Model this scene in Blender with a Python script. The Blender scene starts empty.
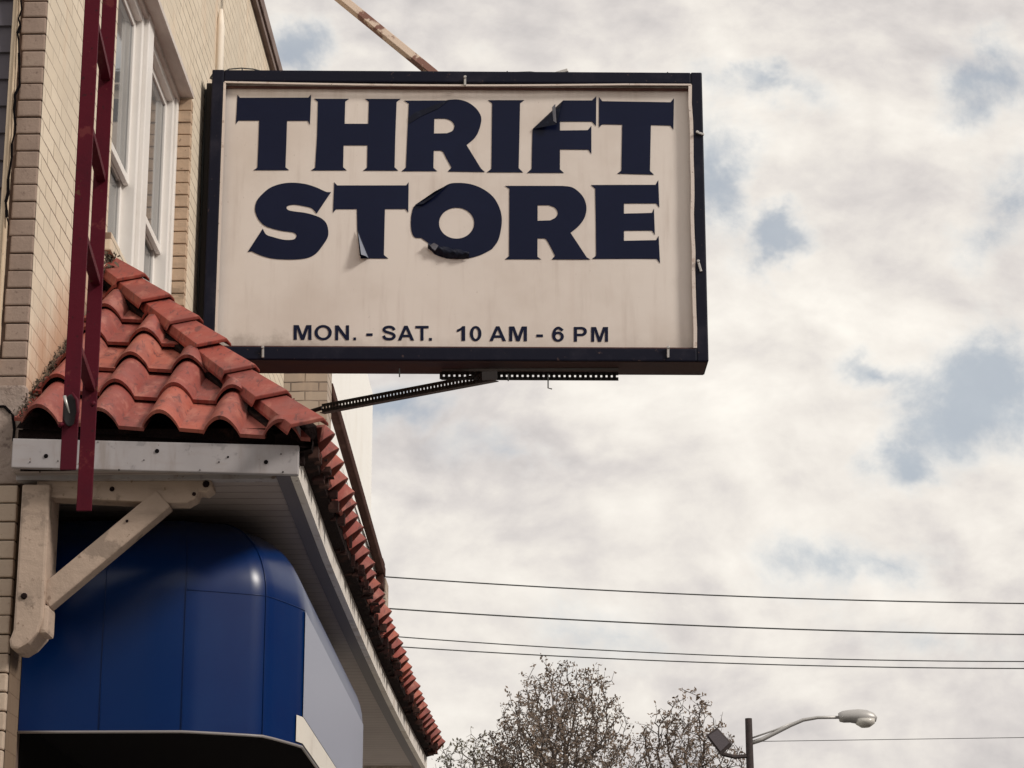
import bpy, bmesh, math, random
from mathutils import Vector, Matrix
R = math.radians
random.seed(7)
C = bpy.context.scene.collection
scene = bpy.context.scene

# ------------------------------------------------------------------ camera
F, PITCH = 2486.0, R(16.5)
YAW = math.atan(53 / (F / math.cos(PITCH)))
CAM = Vector((0, 0, 1.6))
cd = bpy.data.cameras.new('camera'); cam = bpy.data.objects.new('camera', cd); C.objects.link(cam)
cam.location = CAM; cam.rotation_euler = (R(90) + PITCH, 0, YAW)
cd.sensor_width = 36; cd.lens = F / 1024 * 36; cd.clip_start = 0.1; cd.clip_end = 3000
scene.camera = cam
FW = Vector((-math.sin(YAW) * math.cos(PITCH), math.cos(YAW) * math.cos(PITCH), math.sin(PITCH)))
RT = Vector((math.cos(YAW), math.sin(YAW), 0)); UP = RT.cross(FW)
def ray(px, py): return FW * F + RT * (px - 512) + UP * (384 - py)
def at(px, py, Y): d = ray(px, py); return CAM + d * ((Y - CAM.y) / d.y)
def atX(px, py, X): d = ray(px, py); return CAM + d * ((X - CAM.x) / d.x)

# ------------------------------------------------------------------ light
SUN = Vector((0.74, -0.36, 0.57)).normalized()
sd = bpy.data.lights.new('sun', 'SUN'); sd.energy = 2.7; sd.angle = R(11); sd.color = (1, 0.93, 0.84)
so = bpy.data.objects.new('sun', sd); C.objects.link(so)
so.rotation_euler = SUN.to_track_quat('Z', 'Y').to_euler()
vs = scene.view_settings
scene.display_settings.display_device = 'sRGB'
vs.view_transform = 'Standard'; vs.look = 'None'; vs.exposure = 0.0; vs.gamma = 1; vs.use_curve_mapping = False

# ------------------------------------------------------------------ sky
world = bpy.data.worlds.new('World'); scene.world = world; world.use_nodes = True
nt = world.node_tree; nt.nodes.clear(); N = nt.nodes; L = nt.links
def node(t, **k):
    n = N.new(t)
    for a, b in k.items(): setattr(n, a, b)
    return n
def wmath(op, a, b=None, c=None):
    n = node('ShaderNodeMath', operation=op)
    for i, v in enumerate((a, b, c)):
        if v is None: continue
        if isinstance(v, (int, float)): n.inputs[i].default_value = v
        else: L.new(v, n.inputs[i])
    return n.outputs[0]
sky = node('ShaderNodeTexSky', sky_type='NISHITA'); sky.sun_disc = False
sky.sun_elevation = math.asin(SUN.z); sky.sun_rotation = math.atan2(SUN.x, SUN.y); sky.dust_density = 2.0
tc = node('ShaderNodeTexCoord'); sep = node('ShaderNodeSeparateXYZ'); L.new(tc.outputs['Generated'], sep.inputs[0])
yy = wmath('MAXIMUM', wmath('ABSOLUTE', sep.outputs[1]), 0.02)
gu = wmath('DIVIDE', sep.outputs[0], yy); gv = wmath('DIVIDE', sep.outputs[2], yy)
comb = node('ShaderNodeCombineXYZ'); L.new(gu, comb.inputs[0]); L.new(gv, comb.inputs[1])
dirv = tc.outputs['Generated']
def noise(vec, scale, detail=6, rough=0.55, dist=0.0, off=(0, 0, 0), sc=(1, 1, 1)):
    m = node('ShaderNodeMapping'); m.inputs['Location'].default_value = off; m.inputs['Scale'].default_value = sc
    L.new(vec, m.inputs[0])
    n = node('ShaderNodeTexNoise'); n.inputs['Scale'].default_value = scale; n.inputs['Detail'].default_value = detail
    n.inputs['Roughness'].default_value = rough; n.inputs['Distortion'].default_value = dist
    L.new(m.outputs[0], n.inputs['Vector']); return n.outputs[0], n.outputs[1]
# warp of the patch coordinates
_, wc = noise(comb.outputs[0], 9, 6, 0.6)
wv = node('ShaderNodeVectorMath', operation='SUBTRACT'); L.new(wc, wv.inputs[0]); wv.inputs[1].default_value = (0.5, 0.5, 0.5)
ws = node('ShaderNodeVectorMath', operation='SCALE'); L.new(wv.outputs[0], ws.inputs[0]); ws.inputs['Scale'].default_value = 0.10
wa = node('ShaderNodeVectorMath', operation='ADD'); L.new(comb.outputs[0], wa.inputs[0]); L.new(ws.outputs[0], wa.inputs[1])
# openings in the cloud cover: direction (u, v), radii, tilt, depth
def gd(px, py): d = ray(px, py); return d.x / d.y, d.z / d.y
HOLES = [(755, 98, 85, 28, -4, .85), (712, 185, 34, 74, 0, .72), (772, 238, 48, 24, 10, 1.0), (1008, 74, 66, 46, -20, .82), (1018, 215, 44, 56, 0, .68),
         (970, 385, 80, 58, 35, 1.0), (925, 440, 50, 34, 40, .95), (885, 350, 60, 20, 0, .66), (398, 408, 62, 34, 10, .85),
         (292, 28, 55, 34, 0, .85), (880, 545, 120, 32, 8, .62), (600, 640, 120, 50, 0, .38), (930, 640, 110, 28, 0, .42), (500, 470, 90, 24, 0, .40),
         (1150, 300, 90, 70, 0, .9), (-150, 200, 120, 80, 0, .9), (480, -120, 140, 50, 0, .8)]
tot = None
for px, py, rx, ry, ang, st in HOLES:
    u, v = gd(px, py); k = 1.06 / F
    m = node('ShaderNodeMapping', vector_type='TEXTURE'); m.inputs['Location'].default_value = (u, v, 0)
    m.inputs['Rotation'].default_value = (0, 0, R(ang)); m.inputs['Scale'].default_value = (rx * k * 1.65, ry * k * 1.75, 1)
    L.new(wa.outputs[0], m.inputs[0])
    g = node('ShaderNodeTexGradient', gradient_type='SPHERICAL'); L.new(m.outputs[0], g.inputs[0])
    s = wmath('MULTIPLY', g.outputs[1], st)
    tot = s if tot is None else wmath('MAXIMUM', tot, s)
n1, _ = noise(comb.outputs[0], 15, 9, 0.66, 0.35)
hole = wmath('ADD', tot, wmath('MULTIPLY', wmath('SUBTRACT', n1, 0.5), 1.35))
mr = node('ShaderNodeMapRange', interpolation_type='SMOOTHSTEP'); L.new(hole, mr.inputs[0])
mr.inputs[1].default_value = 0.16; mr.inputs[2].default_value = 0.80; mr.inputs[3].default_value = 0; mr.inputs[4].default_value = 0.76
# brightness of the cloud sheet: broad masses, plus a side-lit relief of the billows
n2, _ = noise(comb.outputs[0], 5.5, 9, 0.55, 0.4, (3.1, 1.7, 0), (1, 1.5, 1))
def relief(scale, off, d, detail, rough):
    a_, _ = noise(comb.outputs[0], scale, detail, rough, 0.25, off, (1, 1.35, 1))
    b_, _ = noise(comb.outputs[0], scale, detail, rough, 0.25, (off[0] - d, off[1] - d * 1.3, 0), (1, 1.35, 1))
    return wmath('SUBTRACT', a_, b_)
r1 = relief(9, (8.1, 4.7, 0), 0.012, 9, 0.56); r2 = relief(24, (2.2, 9.4, 0), 0.006, 7, 0.55)
rim = wmath('MULTIPLY', wmath('MULTIPLY', mr.outputs[0], wmath('SUBTRACT', 0.8, mr.outputs[0])), 0.6)
nb = wmath('ADD', wmath('ADD', wmath('MULTIPLY', n2, 0.62), 0.195), wmath('ADD', wmath('MULTIPLY', r1, 0.62), wmath('MULTIPLY', r2, 0.30)))
nb = wmath('ADD', nb, rim)
cr = node('ShaderNodeValToRGB'); L.new(nb, cr.inputs[0])
e = cr.color_ramp.elements
e[0].position = 0.32; e[0].color = (0.56, 0.53, 0.525, 1)
e[1].position = 0.68; e[1].color = (1.02, 0.97, 0.89, 1)
m_ = cr.color_ramp.elements.new(0.45); m_.color = (0.74, 0.695, 0.665, 1)
m_ = cr.color_ramp.elements.new(0.54); m_.color = (0.87, 0.82, 0.76, 1)
SKYS = 0.10
csc = node('ShaderNodeVectorMath', operation='SCALE'); L.new(cr.outputs[0], csc.inputs[0]); csc.inputs['Scale'].default_value = 1 / SKYS
# thin veil over the open blue
veil = node('ShaderNodeMix', data_type='RGBA'); veil.inputs[0].default_value = 0.55
L.new(sky.outputs[0], veil.inputs[6]); veil.inputs[7].default_value = (4.9, 5.6, 6.3, 1)
mx = node('ShaderNodeMix', data_type='RGBA'); L.new(mr.outputs[0], mx.inputs[0]); L.new(csc.outputs[0], mx.inputs[6]); L.new(veil.outputs[2], mx.inputs[7])
bg = node('ShaderNodeBackground'); bg.inputs[1].default_value = SKYS; L.new(mx.outputs[2], bg.inputs[0])
wo = node('ShaderNodeOutputWorld'); L.new(bg.outputs[0], wo.inputs[0])

# ------------------------------------------------------------------ helpers
def tag(o, label=None, cat=None, group=None, kind=None):
    if label: o['label'] = label
    if cat: o['category'] = cat
    if group: o['group'] = group
    if kind: o['kind'] = kind
    return o
def thing(name, loc, label, cat, group=None):
    o = bpy.data.objects.new(name, None); C.objects.link(o); o.location = loc; o.empty_display_size = 0.2
    return tag(o, label, cat, group)
class MB:
    def __init__(s): s.v = []; s.f = []; s.uv = None; s.mi = []
    def quad(s, a, b, c, d): n = len(s.v); s.v += [tuple(a), tuple(b), tuple(c), tuple(d)]; s.f.append((n, n + 1, n + 2, n + 3))
    def box(s, x0, x1, y0, y1, z0, z1, fn=None):
        n = len(s.v)
        p = [(x0, y0, z0), (x1, y0, z0), (x1, y1, z0), (x0, y1, z0), (x0, y0, z1), (x1, y0, z1), (x1, y1, z1), (x0, y1, z1)]
        s.v += [tuple(fn(Vector(q))) if fn else q for q in p]
        s.f += [tuple(n + i for i in q) for q in ((0, 3, 2, 1), (4, 5, 6, 7), (0, 1, 5, 4), (1, 2, 6, 5), (2, 3, 7, 6), (3, 0, 4, 7))]
    def bar(s, a, b, w, h, up=(0, 0, 1)):          # rectangular bar a->b, w across, h along 'up'
        a, b = Vector(a), Vector(b); d = (b - a).normalized(); u = Vector(up); sd_ = d.cross(u).normalized(); u = sd_.cross(d)
        n = len(s.v)
        for q in (a, b):
            for i, j in ((-1, -1), (1, -1), (1, 1), (-1, 1)): s.v.append(tuple(q + sd_ * i * w / 2 + u * j * h / 2))
        s.f += [tuple(n + i for i in q) for q in ((0, 1, 2, 3), (7, 6, 5, 4), (0, 4, 5, 1), (1, 5, 6, 2), (2, 6, 7, 3), (3, 7, 4, 0))]
    def tube(s, pts, rs, k=8, cap=True):
        pts = [Vector(p) for p in pts]; n = len(pts)
        if isinstance(rs, (int, float)): rs = [rs] * n
        base = len(s.v); pu = None
        for i, p in enumerate(pts):
            d = (pts[min(i + 1, n - 1)] - pts[max(i - 1, 0)]).normalized()
            if pu is None: pu = d.orthogonal().normalized()
            pu = (pu - d * pu.dot(d)); pu = pu.normalized() if pu.length > 1e-6 else d.orthogonal().normalized()
            w = d.cross(pu)
            for j in range(k):
                a = 2 * math.pi * j / k; s.v.append(tuple(p + (pu * math.cos(a) + w * math.sin(a)) * rs[i]))
        for i in range(n - 1):
            for j in range(k):
                a, b = base + i * k + j, base + i * k + (j + 1) % k
                s.f.append((a, b, b + k, a + k))
        if cap:
            s.f.append(tuple(base + j for j in reversed(range(k)))); s.f.append(tuple(base + (n - 1) * k + j for j in range(k)))
    def prism(s, outline, d):                       # outline (list of Vector), extruded by vector d
        n = len(s.v); k = len(outline); d = Vector(d)
        s.v += [tuple(p) for p in outline] + [tuple(Vector(p) + d) for p in outline]
        s.f.append(tuple(range(n, n + k))); s.f.append(tuple(n + k + i for i in reversed(range(k))))
        for i in range(k): j = (i + 1) % k; s.f.append((n + i, n + k + i, n + k + j, n + j))
    def build(s, name, mat, parent=None, smooth=False, bevel=0, auto=None):
        me = bpy.data.meshes.new(name); me.from_pydata([tuple(v) for v in s.v], [], s.f); me.update()
        o = link(name, me, mat, parent)
        bm = bmesh.new(); bm.from_mesh(me); bmesh.ops.recalc_face_normals(bm, faces=bm.faces)
        if bevel:
            bmesh.ops.bevel(bm, geom=[e for e in bm.edges if len(e.link_faces) == 2 and e.calc_face_angle(0) > 0.6], offset=bevel, segments=2, affect='EDGES', profile=0.6, clamp_overlap=True)
        bm.to_mesh(me); bm.free()
        if smooth:
            for p in me.polygons: p.use_smooth = True
            if auto: me.set_sharp_from_angle(angle=R(auto))
        return o
def link(name, me, mat, parent=None):
    o = bpy.data.objects.new(name, me); C.objects.link(o)
    if mat: me.materials.append(mat)
    if parent:
        o.parent = parent; o.matrix_parent_inverse = Matrix.Translation(-Vector(parent.location))
    return o

# ------------------------------------------------------------------ materials
class MT:
    def __init__(s, name, col=(0.5, 0.5, 0.5), rough=0.7, metal=0, spec=0.5, coat=0):
        s.m = bpy.data.materials.new(name); s.m.use_nodes = True; s.t = s.m.node_tree
        s.b = s.t.nodes['Principled BSDF']
        s.b.inputs['Base Color'].default_value = (*col, 1); s.b.inputs['Roughness'].default_value = rough
        s.b.inputs['Metallic'].default_value = metal; s.b.inputs['Specular IOR Level'].default_value = spec
        s.b.inputs['Coat Weight'].default_value = coat; s.b.inputs['Coat Roughness'].default_value = 0.08
        s.col = None; s.hgt = None
        s.tc = s.t.nodes.new('ShaderNodeTexCoord')
        s.base = col
    def n(s, t, **k):
        x = s.t.nodes.new(t)
        for a, b in k.items(): setattr(x, a, b)
        return x
    def l(s, a, b): s.t.links.new(a, b)
    def obj(s): return s.tc.outputs['Object']
    def vec(s, sc=(1, 1, 1), loc=(0, 0, 0), rot=(0, 0, 0), src=None):
        m = s.n('ShaderNodeMapping'); m.inputs['Scale'].default_value = sc; m.inputs['Location'].default_value = loc; m.inputs['Rotation'].default_value = rot
        s.l(src or s.obj(), m.inputs[0]); return m.outputs[0]
    def noise(s, scale, detail=5, rough=0.55, sc=(1, 1, 1), dist=0, loc=(0, 0, 0)):
        x = s.n('ShaderNodeTexNoise'); x.inputs['Scale'].default_value = scale; x.inputs['Detail'].default_value = detail
        x.inputs['Roughness'].default_value = rough; x.inputs['Distortion'].default_value = dist
        s.l(s.vec(sc, loc), x.inputs['Vector']); return x.outputs[0]
    def ramp(s, v, lo, hi, a=0.0, b=1.0):
        x = s.n('ShaderNodeMapRange', interpolation_type='SMOOTHSTEP'); s.l(v, x.inputs[0])
        for i, q in enumerate((lo, hi, a, b)): x.inputs[i + 1].default_value = q
        return x.outputs[0]
    def math(s, op, a, b=None):
        x = s.n('ShaderNodeMath', operation=op)
        for i, v in enumerate((a, b)):
            if v is None: continue
            if isinstance(v, (int, float)): x.inputs[i].default_value = v
            else: s.l(v, x.inputs[i])
        return x.outputs[0]
    def over(s, fac, col):                          # lay a colour over the base colour where fac is 1
        x = s.n('ShaderNodeMix', data_type='RGBA')
        if isinstance(fac, (int, float)): x.inputs[0].default_value = fac
        else: s.l(fac, x.inputs[0])
        if s.col is None: x.inputs[6].default_value = (*s.base, 1)
        else: s.l(s.col, x.inputs[6])
        if isinstance(col, tuple): x.inputs[7].default_value = (*col, 1)
        else: s.l(col, x.inputs[7])
        s.col = x.outputs[2]; s.l(s.col, s.b.inputs['Base Color']); return s
    def speck(s, scale, lo, hi, col, amt=1, sc=(1, 1, 1), detail=5, rough=0.6, loc=(0, 0, 0), dist=0):
        return s.over(s.ramp(s.noise(scale, detail, rough, sc, dist, loc), lo, hi, 0, amt), col)
    def bump(s, h, st=0.3, d=0.01):
        x = s.n('ShaderNodeBump'); x.inputs['Strength'].default_value = st; x.inputs['Distance'].default_value = d
        s.l(h, x.inputs['Height'])
        if s.hgt: s.l(s.hgt, x.inputs['Normal'])
        s.hgt = x.outputs[0]; s.l(s.hgt, s.b.inputs['Normal']); return s
    def rgh(s, v): s.l(v, s.b.inputs['Roughness']); return s

CH = 0.0731                                         # brick course height
def brick_mat(name, col, col2, mortar, axis, zoff, stain=False, msize=0.0036, blotch=None, mstr=1.0):
    m = MT(name, col, 0.85)
    sp = m.n('ShaderNodeSeparateXYZ'); m.l(m.obj(), sp.inputs[0])
    cb = m.n('ShaderNodeCombineXYZ'); m.l(sp.outputs[axis], cb.inputs[0])
    m.l(m.math('SUBTRACT', sp.outputs[2], zoff), cb.inputs[1])
    # a little waviness in the joints
    wn = m.noise(3.0, 3, 0.5); 
    wv_ = m.n('ShaderNodeCombineXYZ'); m.l(m.math('MULTIPLY', m.math('SUBTRACT', wn, 0.5), 0.02), wv_.inputs[0]); m.l(m.math('MULTIPLY', m.math('SUBTRACT', m.noise(5, 3, 0.6), 0.5), 0.014), wv_.inputs[1])
    ad = m.n('ShaderNodeVectorMath', operation='ADD'); m.l(cb.outputs[0], ad.inputs[0]); m.l(wv_.outputs[0], ad.inputs[1])
    b = m.n('ShaderNodeTexBrick'); b.offset = 0.5; m.l(ad.outputs[0], b.inputs['Vector'])
    b.inputs['Scale'].default_value = 1; b.inputs['Brick Width'].default_value = 0.215; b.inputs['Row Height'].default_value = CH
    b.inputs['Mortar Size'].default_value = msize; b.inputs['Mortar Smooth'].default_value = 0.35
    b.inputs['Color1'].default_value = (*col, 1); b.inputs['Color2'].default_value = (*col2, 1); b.inputs['Mortar'].default_value = (*mortar, 1)
    # joints fade in and out where paint has filled them
    b2 = m.n('ShaderNodeTexBrick'); b2.offset = 0.5; m.l(ad.outputs[0], b2.inputs['Vector'])
    b2.inputs['Scale'].default_value = 1; b2.inputs['Brick Width'].default_value = 0.215; b2.inputs['Row Height'].default_value = CH
    b2.inputs['Mortar Size'].default_value = 0; b2.inputs['Color1'].default_value = (*col, 1); b2.inputs['Color2'].default_value = (*col2, 1)
    m.col = b2.outputs[0]
    m.over(m.math('MULTIPLY', b.outputs['Fac'], m.ramp(m.noise(2.2, 4, 0.6), 0.3, 0.62, 0.25 * mstr, mstr)), mortar)
    m.speck(1.3, 0.45, 0.7, tuple(c * 0.80 for c in col), 0.6).speck(2.0, 0.5, 0.72, (.66, .50, .36), 0.6, sc=(2, 2, .5), detail=7, loc=(3, 1, 1))
    m.speck(40, 0.6, 0.75, tuple(c * 0.7 for c in col), 0.5)
    m.speck(9, 0.62, 0.72, tuple(c * 0.74 for c in col), 0.35)
    if blotch:
        for c_, lo, hi, sc_ in blotch: m.speck(sc_, lo, hi, c_, 0.8, loc=(2, 5, 1))
    if stain:                                       # rust-red wash where the wall meets the tiles
        # distance above the rake line z = 4.17 + 0.75*(y-9.25)
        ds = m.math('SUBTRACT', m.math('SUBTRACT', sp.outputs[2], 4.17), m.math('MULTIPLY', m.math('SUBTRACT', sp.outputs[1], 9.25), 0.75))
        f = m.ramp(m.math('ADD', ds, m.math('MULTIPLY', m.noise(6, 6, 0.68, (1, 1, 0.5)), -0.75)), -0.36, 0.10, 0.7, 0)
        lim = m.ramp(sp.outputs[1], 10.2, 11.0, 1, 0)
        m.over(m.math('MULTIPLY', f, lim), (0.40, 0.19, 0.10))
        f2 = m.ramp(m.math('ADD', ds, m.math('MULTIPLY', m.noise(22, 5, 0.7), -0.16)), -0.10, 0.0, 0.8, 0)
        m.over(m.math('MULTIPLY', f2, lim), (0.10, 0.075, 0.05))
    m.bump(m.math('SUBTRACT', 1.0, b.outputs['Fac']), 0.55, 0.006).bump(m.noise(70, 4, 0.6), 0.25, 0.004)
    return m.m
CREAM = (0.71, 0.62, 0.495)
m_wall = brick_mat('cream_painted_brick', CREAM, (0.64, 0.55, 0.43), (0.16, 0.11, 0.08), 1, 0.012, stain=True)
m_wallfar = MT('white_rendered_wall', (0.88, 0.87, 0.84), 0.8).speck(1.2, 0.45, 0.8, (0.75, 0.72, 0.66), 0.5).speck(20, 0.6, 0.8, (0.6, 0.57, 0.5), 0.3).m
m_end = MT('brown_brick', (0.33, 0.245, 0.20), 0.9).speck(6, 0.4, 0.7, (0.26, 0.19, 0.155), 0.8).speck(45, 0.58, 0.75, (0.15, 0.10, 0.08), 0.7).speck(3, 0.5, 0.7, (0.38, 0.30, 0.24), 0.6, loc=(4, 4, 4))
m_end.bump(m_end.noise(60, 5, 0.65), 0.5, 0.004); m_end = m_end.m
m_endcream = MT('cream_painted_end_brick', (0.48, 0.38, 0.30), 0.85).speck(5, 0.45, 0.7, (0.36, 0.27, 0.21), 0.7).speck(40, 0.6, 0.75, (0.25, 0.17, 0.12), 0.6)
m_endcream.bump(m_endcream.noise(60, 5, 0.65), 0.5, 0.004); m_endcream = m_endcream.m
m_mortar = MT('dark_mortar', (0.12, 0.08, 0.065), 0.95).m
m_pier = brick_mat('tan_pier_brick', (0.45, 0.37, 0.30), (0.38, 0.30, 0.24), (0.05, 0.035, 0.03), 0, 0.012, msize=0.006)
m_patch = MT('rough_render_patch', (0.34, 0.27, 0.235), 0.95).speck(7, 0.4, 0.7, (0.25, 0.19, 0.16), 0.8).speck(30, 0.6, 0.7, (0.12, 0.08, 0.07), 0.6)
m_patch.bump(m_patch.noise(25, 6, 0.65), 0.8, 0.012); m_patch = m_patch.m
m_siding = MT('grey_siding', (0.11, 0.10, 0.12), 0.7, spec=.3).speck(2, 0.4, 0.8, (0.11, 0.10, 0.12), 0.6, sc=(0.5, 1, 4)).speck(60, 0.6, 0.8, (0.2, 0.18, 0.19), 0.3).m
m_trim = MT('cream_trim_board', (0.62, 0.50, 0.37), 0.75).speck(4, 0.45, 0.7, (0.5, 0.38, 0.27), 0.6, sc=(6, 6, 1)).speck(50, 0.62, 0.75, (0.2, 0.14, 0.1), 0.5).m
def white_paint(name, col=(0.62, 0.58, 0.56), chips=True):
    m = MT(name, col, 0.55).speck(3, 0.45, 0.75, tuple(c * 0.8 for c in col), 0.6).speck(9, 0.5, 0.8, tuple(c * q for c, q in zip(col, (.72, .62, .52))), 0.4, sc=(1, 1, 3))
    if chips: m.speck(38, 0.66, 0.70, (0.16, 0.10, 0.07), 0.8, detail=3)
    m.speck(2.4, 0.52, 0.66, tuple(c * q for c, q in zip(col, (.62, .54, .46))), 0.6, sc=(3, 3, .6), detail=8, loc=(7, 1, 2)).speck(11, 0.60, 0.66, tuple(c * .45 for c in col), 0.5, detail=7, loc=(1, 8, 2))
    m.bump(m.noise(18, 4, 0.6), 0.15, 0.004); return m.m
m_fascia = white_paint('shaded_weathered_white_paint', (0.36, 0.335, 0.345))  # same white paint, darkened for the shade under the tile overhang
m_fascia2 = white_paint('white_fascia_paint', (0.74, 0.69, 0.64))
m_win = MT('white_window_vinyl', (0.80, 0.77, 0.74), 0.4).speck(3, 0.45, 0.8, (0.68, 0.64, 0.60), 0.5).m
m_winsh = MT('window_brickmould', (0.60, 0.54, 0.50), 0.6).speck(4, 0.4, 0.7, (0.45, 0.38, 0.35), 0.6, sc=(4, 1, 4)).m
m_glass = MT('window_glass', (0.05, 0.057, 0.065), 0.06, spec=0.45)
m_glass.speck(1.1, 0.45, 0.55, (0.13, 0.14, 0.15), 0.7, sc=(1, 2, .6), detail=2).speck(3.0, 0.40, 0.62, (0.17, 0.165, 0.16), 0.6, sc=(1, 6, .35), detail=3, loc=(2, 2, 2))
m_glass.bump(m_glass.noise(2.0, 1, 0.5), 0.06, 0.02); m_glass = m_glass.m
def timber(name, col):
    m = MT(name, col, 0.75).speck(5, 0.45, 0.7, tuple(c * 0.72 for c in col), 0.6).speck(30, 0.63, 0.70, (0.13, 0.08, 0.055), 0.8).speck(2.2, 0.5, 0.7, tuple(c * 1.12 for c in col), 0.5, loc=(3, 3, 3))
    m.speck(7, 0.57, 0.62, tuple(c * .5 for c in col), 0.7, detail=8, loc=(1, 2, 9)).speck(3.5, 0.5, 0.7, tuple(c * .6 for c in col), 0.6, sc=(1, 1, 5), loc=(9, 2, 1))
    m.bump(m.noise(30, 5, 0.65), 0.6, 0.006); return m.m
m_timber = timber('peeling_cream_timber', (0.42, 0.32, 0.255))
m_dark = MT('dark_void', (0.02, 0.016, 0.018), 0.9).m
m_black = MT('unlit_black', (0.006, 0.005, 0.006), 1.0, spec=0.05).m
m_deck = MT('old_roof_deck', (0.016, 0.010, 0.010), 1.0, spec=.1).speck(12, 0.55, 0.7, (0.06, 0.03, 0.025), 0.7)  # near-black paints in the shade of the gaps below the tiles
m_deck.bump(m_deck.noise(20, 5, 0.7), 0.8, 0.02); m_deck = m_deck.m
m_soffitedge = MT('soffit_edge_channel', (0.12, 0.105, 0.115), 0.6).speck(8, 0.5, 0.7, (0.14, 0.12, 0.13), 0.6).m
ms = MT('soffit_boards', (0.36, 0.305, 0.29), 0.6)
spx = ms.n('ShaderNodeSeparateXYZ'); ms.l(ms.obj(), spx.inputs[0])
fr = ms.math('FRACT', ms.math('DIVIDE', spx.outputs[1], 0.102))
gro = ms.ramp(ms.math('ABSOLUTE', ms.math('SUBTRACT', fr, 0.5)), 0.43, 0.49)
ms.speck(2.5, 0.4, 0.7, (0.29, 0.24, 0.225), 0.7).over(ms.math('MULTIPLY', gro, 0.6), (0.09, 0.07, 0.07)).bump(ms.math('SUBTRACT', 1.0, gro), 0.6, 0.01)
m_soffit = ms.m
# terracotta tiles: colour differs from tile to tile, lichen and scratches
def tile_mat(name, uvname=True):
    m = MT(name, (0.305, 0.068, 0.051), 0.66, spec=0.3)
    if uvname:
        uv = m.n('ShaderNodeUVMap'); uv.uv_map = 'tile'
        fl = m.n('ShaderNodeVectorMath', operation='FLOOR'); m.l(uv.outputs[0], fl.inputs[0])
        w = m.n('ShaderNodeTexWhiteNoise'); w.noise_dimensions = '2D'; m.l(fl.outputs[0], w.inputs[0])
        m.over(m.ramp(w.outputs[0], 0.0, 1.0, 0, 0.8), (0.215, 0.055, 0.045))
        m.over(m.ramp(m.math('FRACT', m.math('MULTIPLY', w.outputs[0], 7.3)), 0.55, 1.0, 0, 0.5), (0.43, 0.135, 0.085))
    m.speck(3.5, 0.42, 0.66, (0.20, 0.06, 0.052), 0.75).speck(12, 0.5, 0.68, (0.42, 0.17, 0.13), 0.5, sc=(1.6, .6, .6))
    m.speck(20, 0.54, 0.66, (0.11, 0.04, 0.038), 0.75, sc=(2, 0.7, 0.7), dist=0.8).speck(90, 0.66, 0.74, (0.55, 0.42, 0.36), 0.4)
    m.bump(m.noise(45, 5, 0.6), 0.22, 0.004).rgh(m.ramp(m.noise(8, 4, 0.6), 0.3, 0.7, 0.5, 0.75))
    return m.m
m_tile = tile_mat('terracotta_tile'); m_cap = tile_mat('terracotta_hip_cap', False)
# signs
m_navy = MT('sign_cabinet_paint', (0.006, 0.007, 0.018), 0.5, spec=0.16).speck(4, 0.5, 0.75, (0.03, 0.028, 0.042), 0.7).speck(30, 0.66, 0.72, (0.12, 0.08, 0.07), 0.6)
m_navy.bump(m_navy.noise(12, 4, 0.6), 0.15, 0.005); m_navy = m_navy.m
m_under = MT('sign_underside_rusty', (0.045, 0.022, 0.02), 0.8).speck(3, 0.45, 0.65, (0.03, 0.02, 0.03), 0.9, sc=(0.5, 1, 1)).m
mp = MT('aged_sign_face', (0.75, 0.685, 0.635), 0.38, spec=0.4)
mp.speck(1.2, 0.42, 0.7, (0.64, 0.565, 0.51), 0.85)
mp.speck(2.6, 0.5, 0.78, (0.52, 0.44, 0.39), 0.45, sc=(5, 1, 0.55), detail=7)
mp.speck(1.4, 0.55, 0.8, (0.60, 0.50, 0.45), 0.4, sc=(6, 1, 0.25), detail=4, loc=(3, 0, 2))
mp.speck(30, 0.68, 0.76, (0.30, 0.22, 0.18), 0.35)
# grime gathered on the lower lip and the corners
gs = mp.n('ShaderNodeSeparateXYZ'); mp.l(mp.obj(), gs.inputs[0])
gz = mp.ramp(mp.math('ADD', gs.outputs[2], mp.math('MULTIPLY', mp.noise(9, 6, 0.7), -0.22)), 5.70, 5.80, 0.55, 0)
gx = mp.ramp(mp.math('ADD', gs.outputs[0], mp.math('MULTIPLY', mp.noise(1.3, 4, 0.6, loc=(5, 0, 0)), -1.5)), -2.5, -1.6, 1, 0.25)
mp.over(mp.math('MULTIPLY', gz, gx), (0.22, 0.17, 0.14))
gt = mp.ramp(mp.math('ADD', gs.outputs[2], mp.math('MULTIPLY', mp.noise(3, 6, 0.7, sc=(4, 1, 0.2)), 0.16)), 7.43, 7.54, 0, 0.45)
mp.over(gt, (0.36, 0.24, 0.19))
m_panel = mp.m
m_strip = MT('old_white_retainer', (0.66, 0.58, 0.53), 0.5).speck(20, 0.55, 0.7, (0.35, 0.24, 0.19), 0.6).speck(60, 0.64, 0.7, (0.1, 0.06, 0.05), 0.8).m
m_rust = MT('rusty_retainer_and_shade', (0.09, 0.035, 0.03), 0.8).speck(10, 0.5, 0.7, (0.2, 0.11, 0.08), 0.5).m
m_letter = MT('navy_vinyl', (0.005, 0.008, 0.030), 0.30, spec=0.17).speck(2, 0.4, 0.8, (0.007, 0.011, 0.038), 0.8)
m_letter.bump(m_letter.noise(5, 4, 0.6), 0.15, 0.008); m_letter = m_letter.m
m_flap = MT('curled_vinyl_underside', (0.006, 0.008, 0.020), 0.5, spec=0.18).speck(14, 0.5, 0.66, (0.03, 0.04, 0.07), 0.5).m
m_flapl = MT('pale_vinyl_backing', (0.22, 0.24, 0.30), 0.4).speck(12, 0.5, 0.7, (0.12, 0.14, 0.2), 0.6).m
m_steel = MT('dark_slotted_steel', (0.02, 0.016, 0.016), 0.6, 0.3).m
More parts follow.
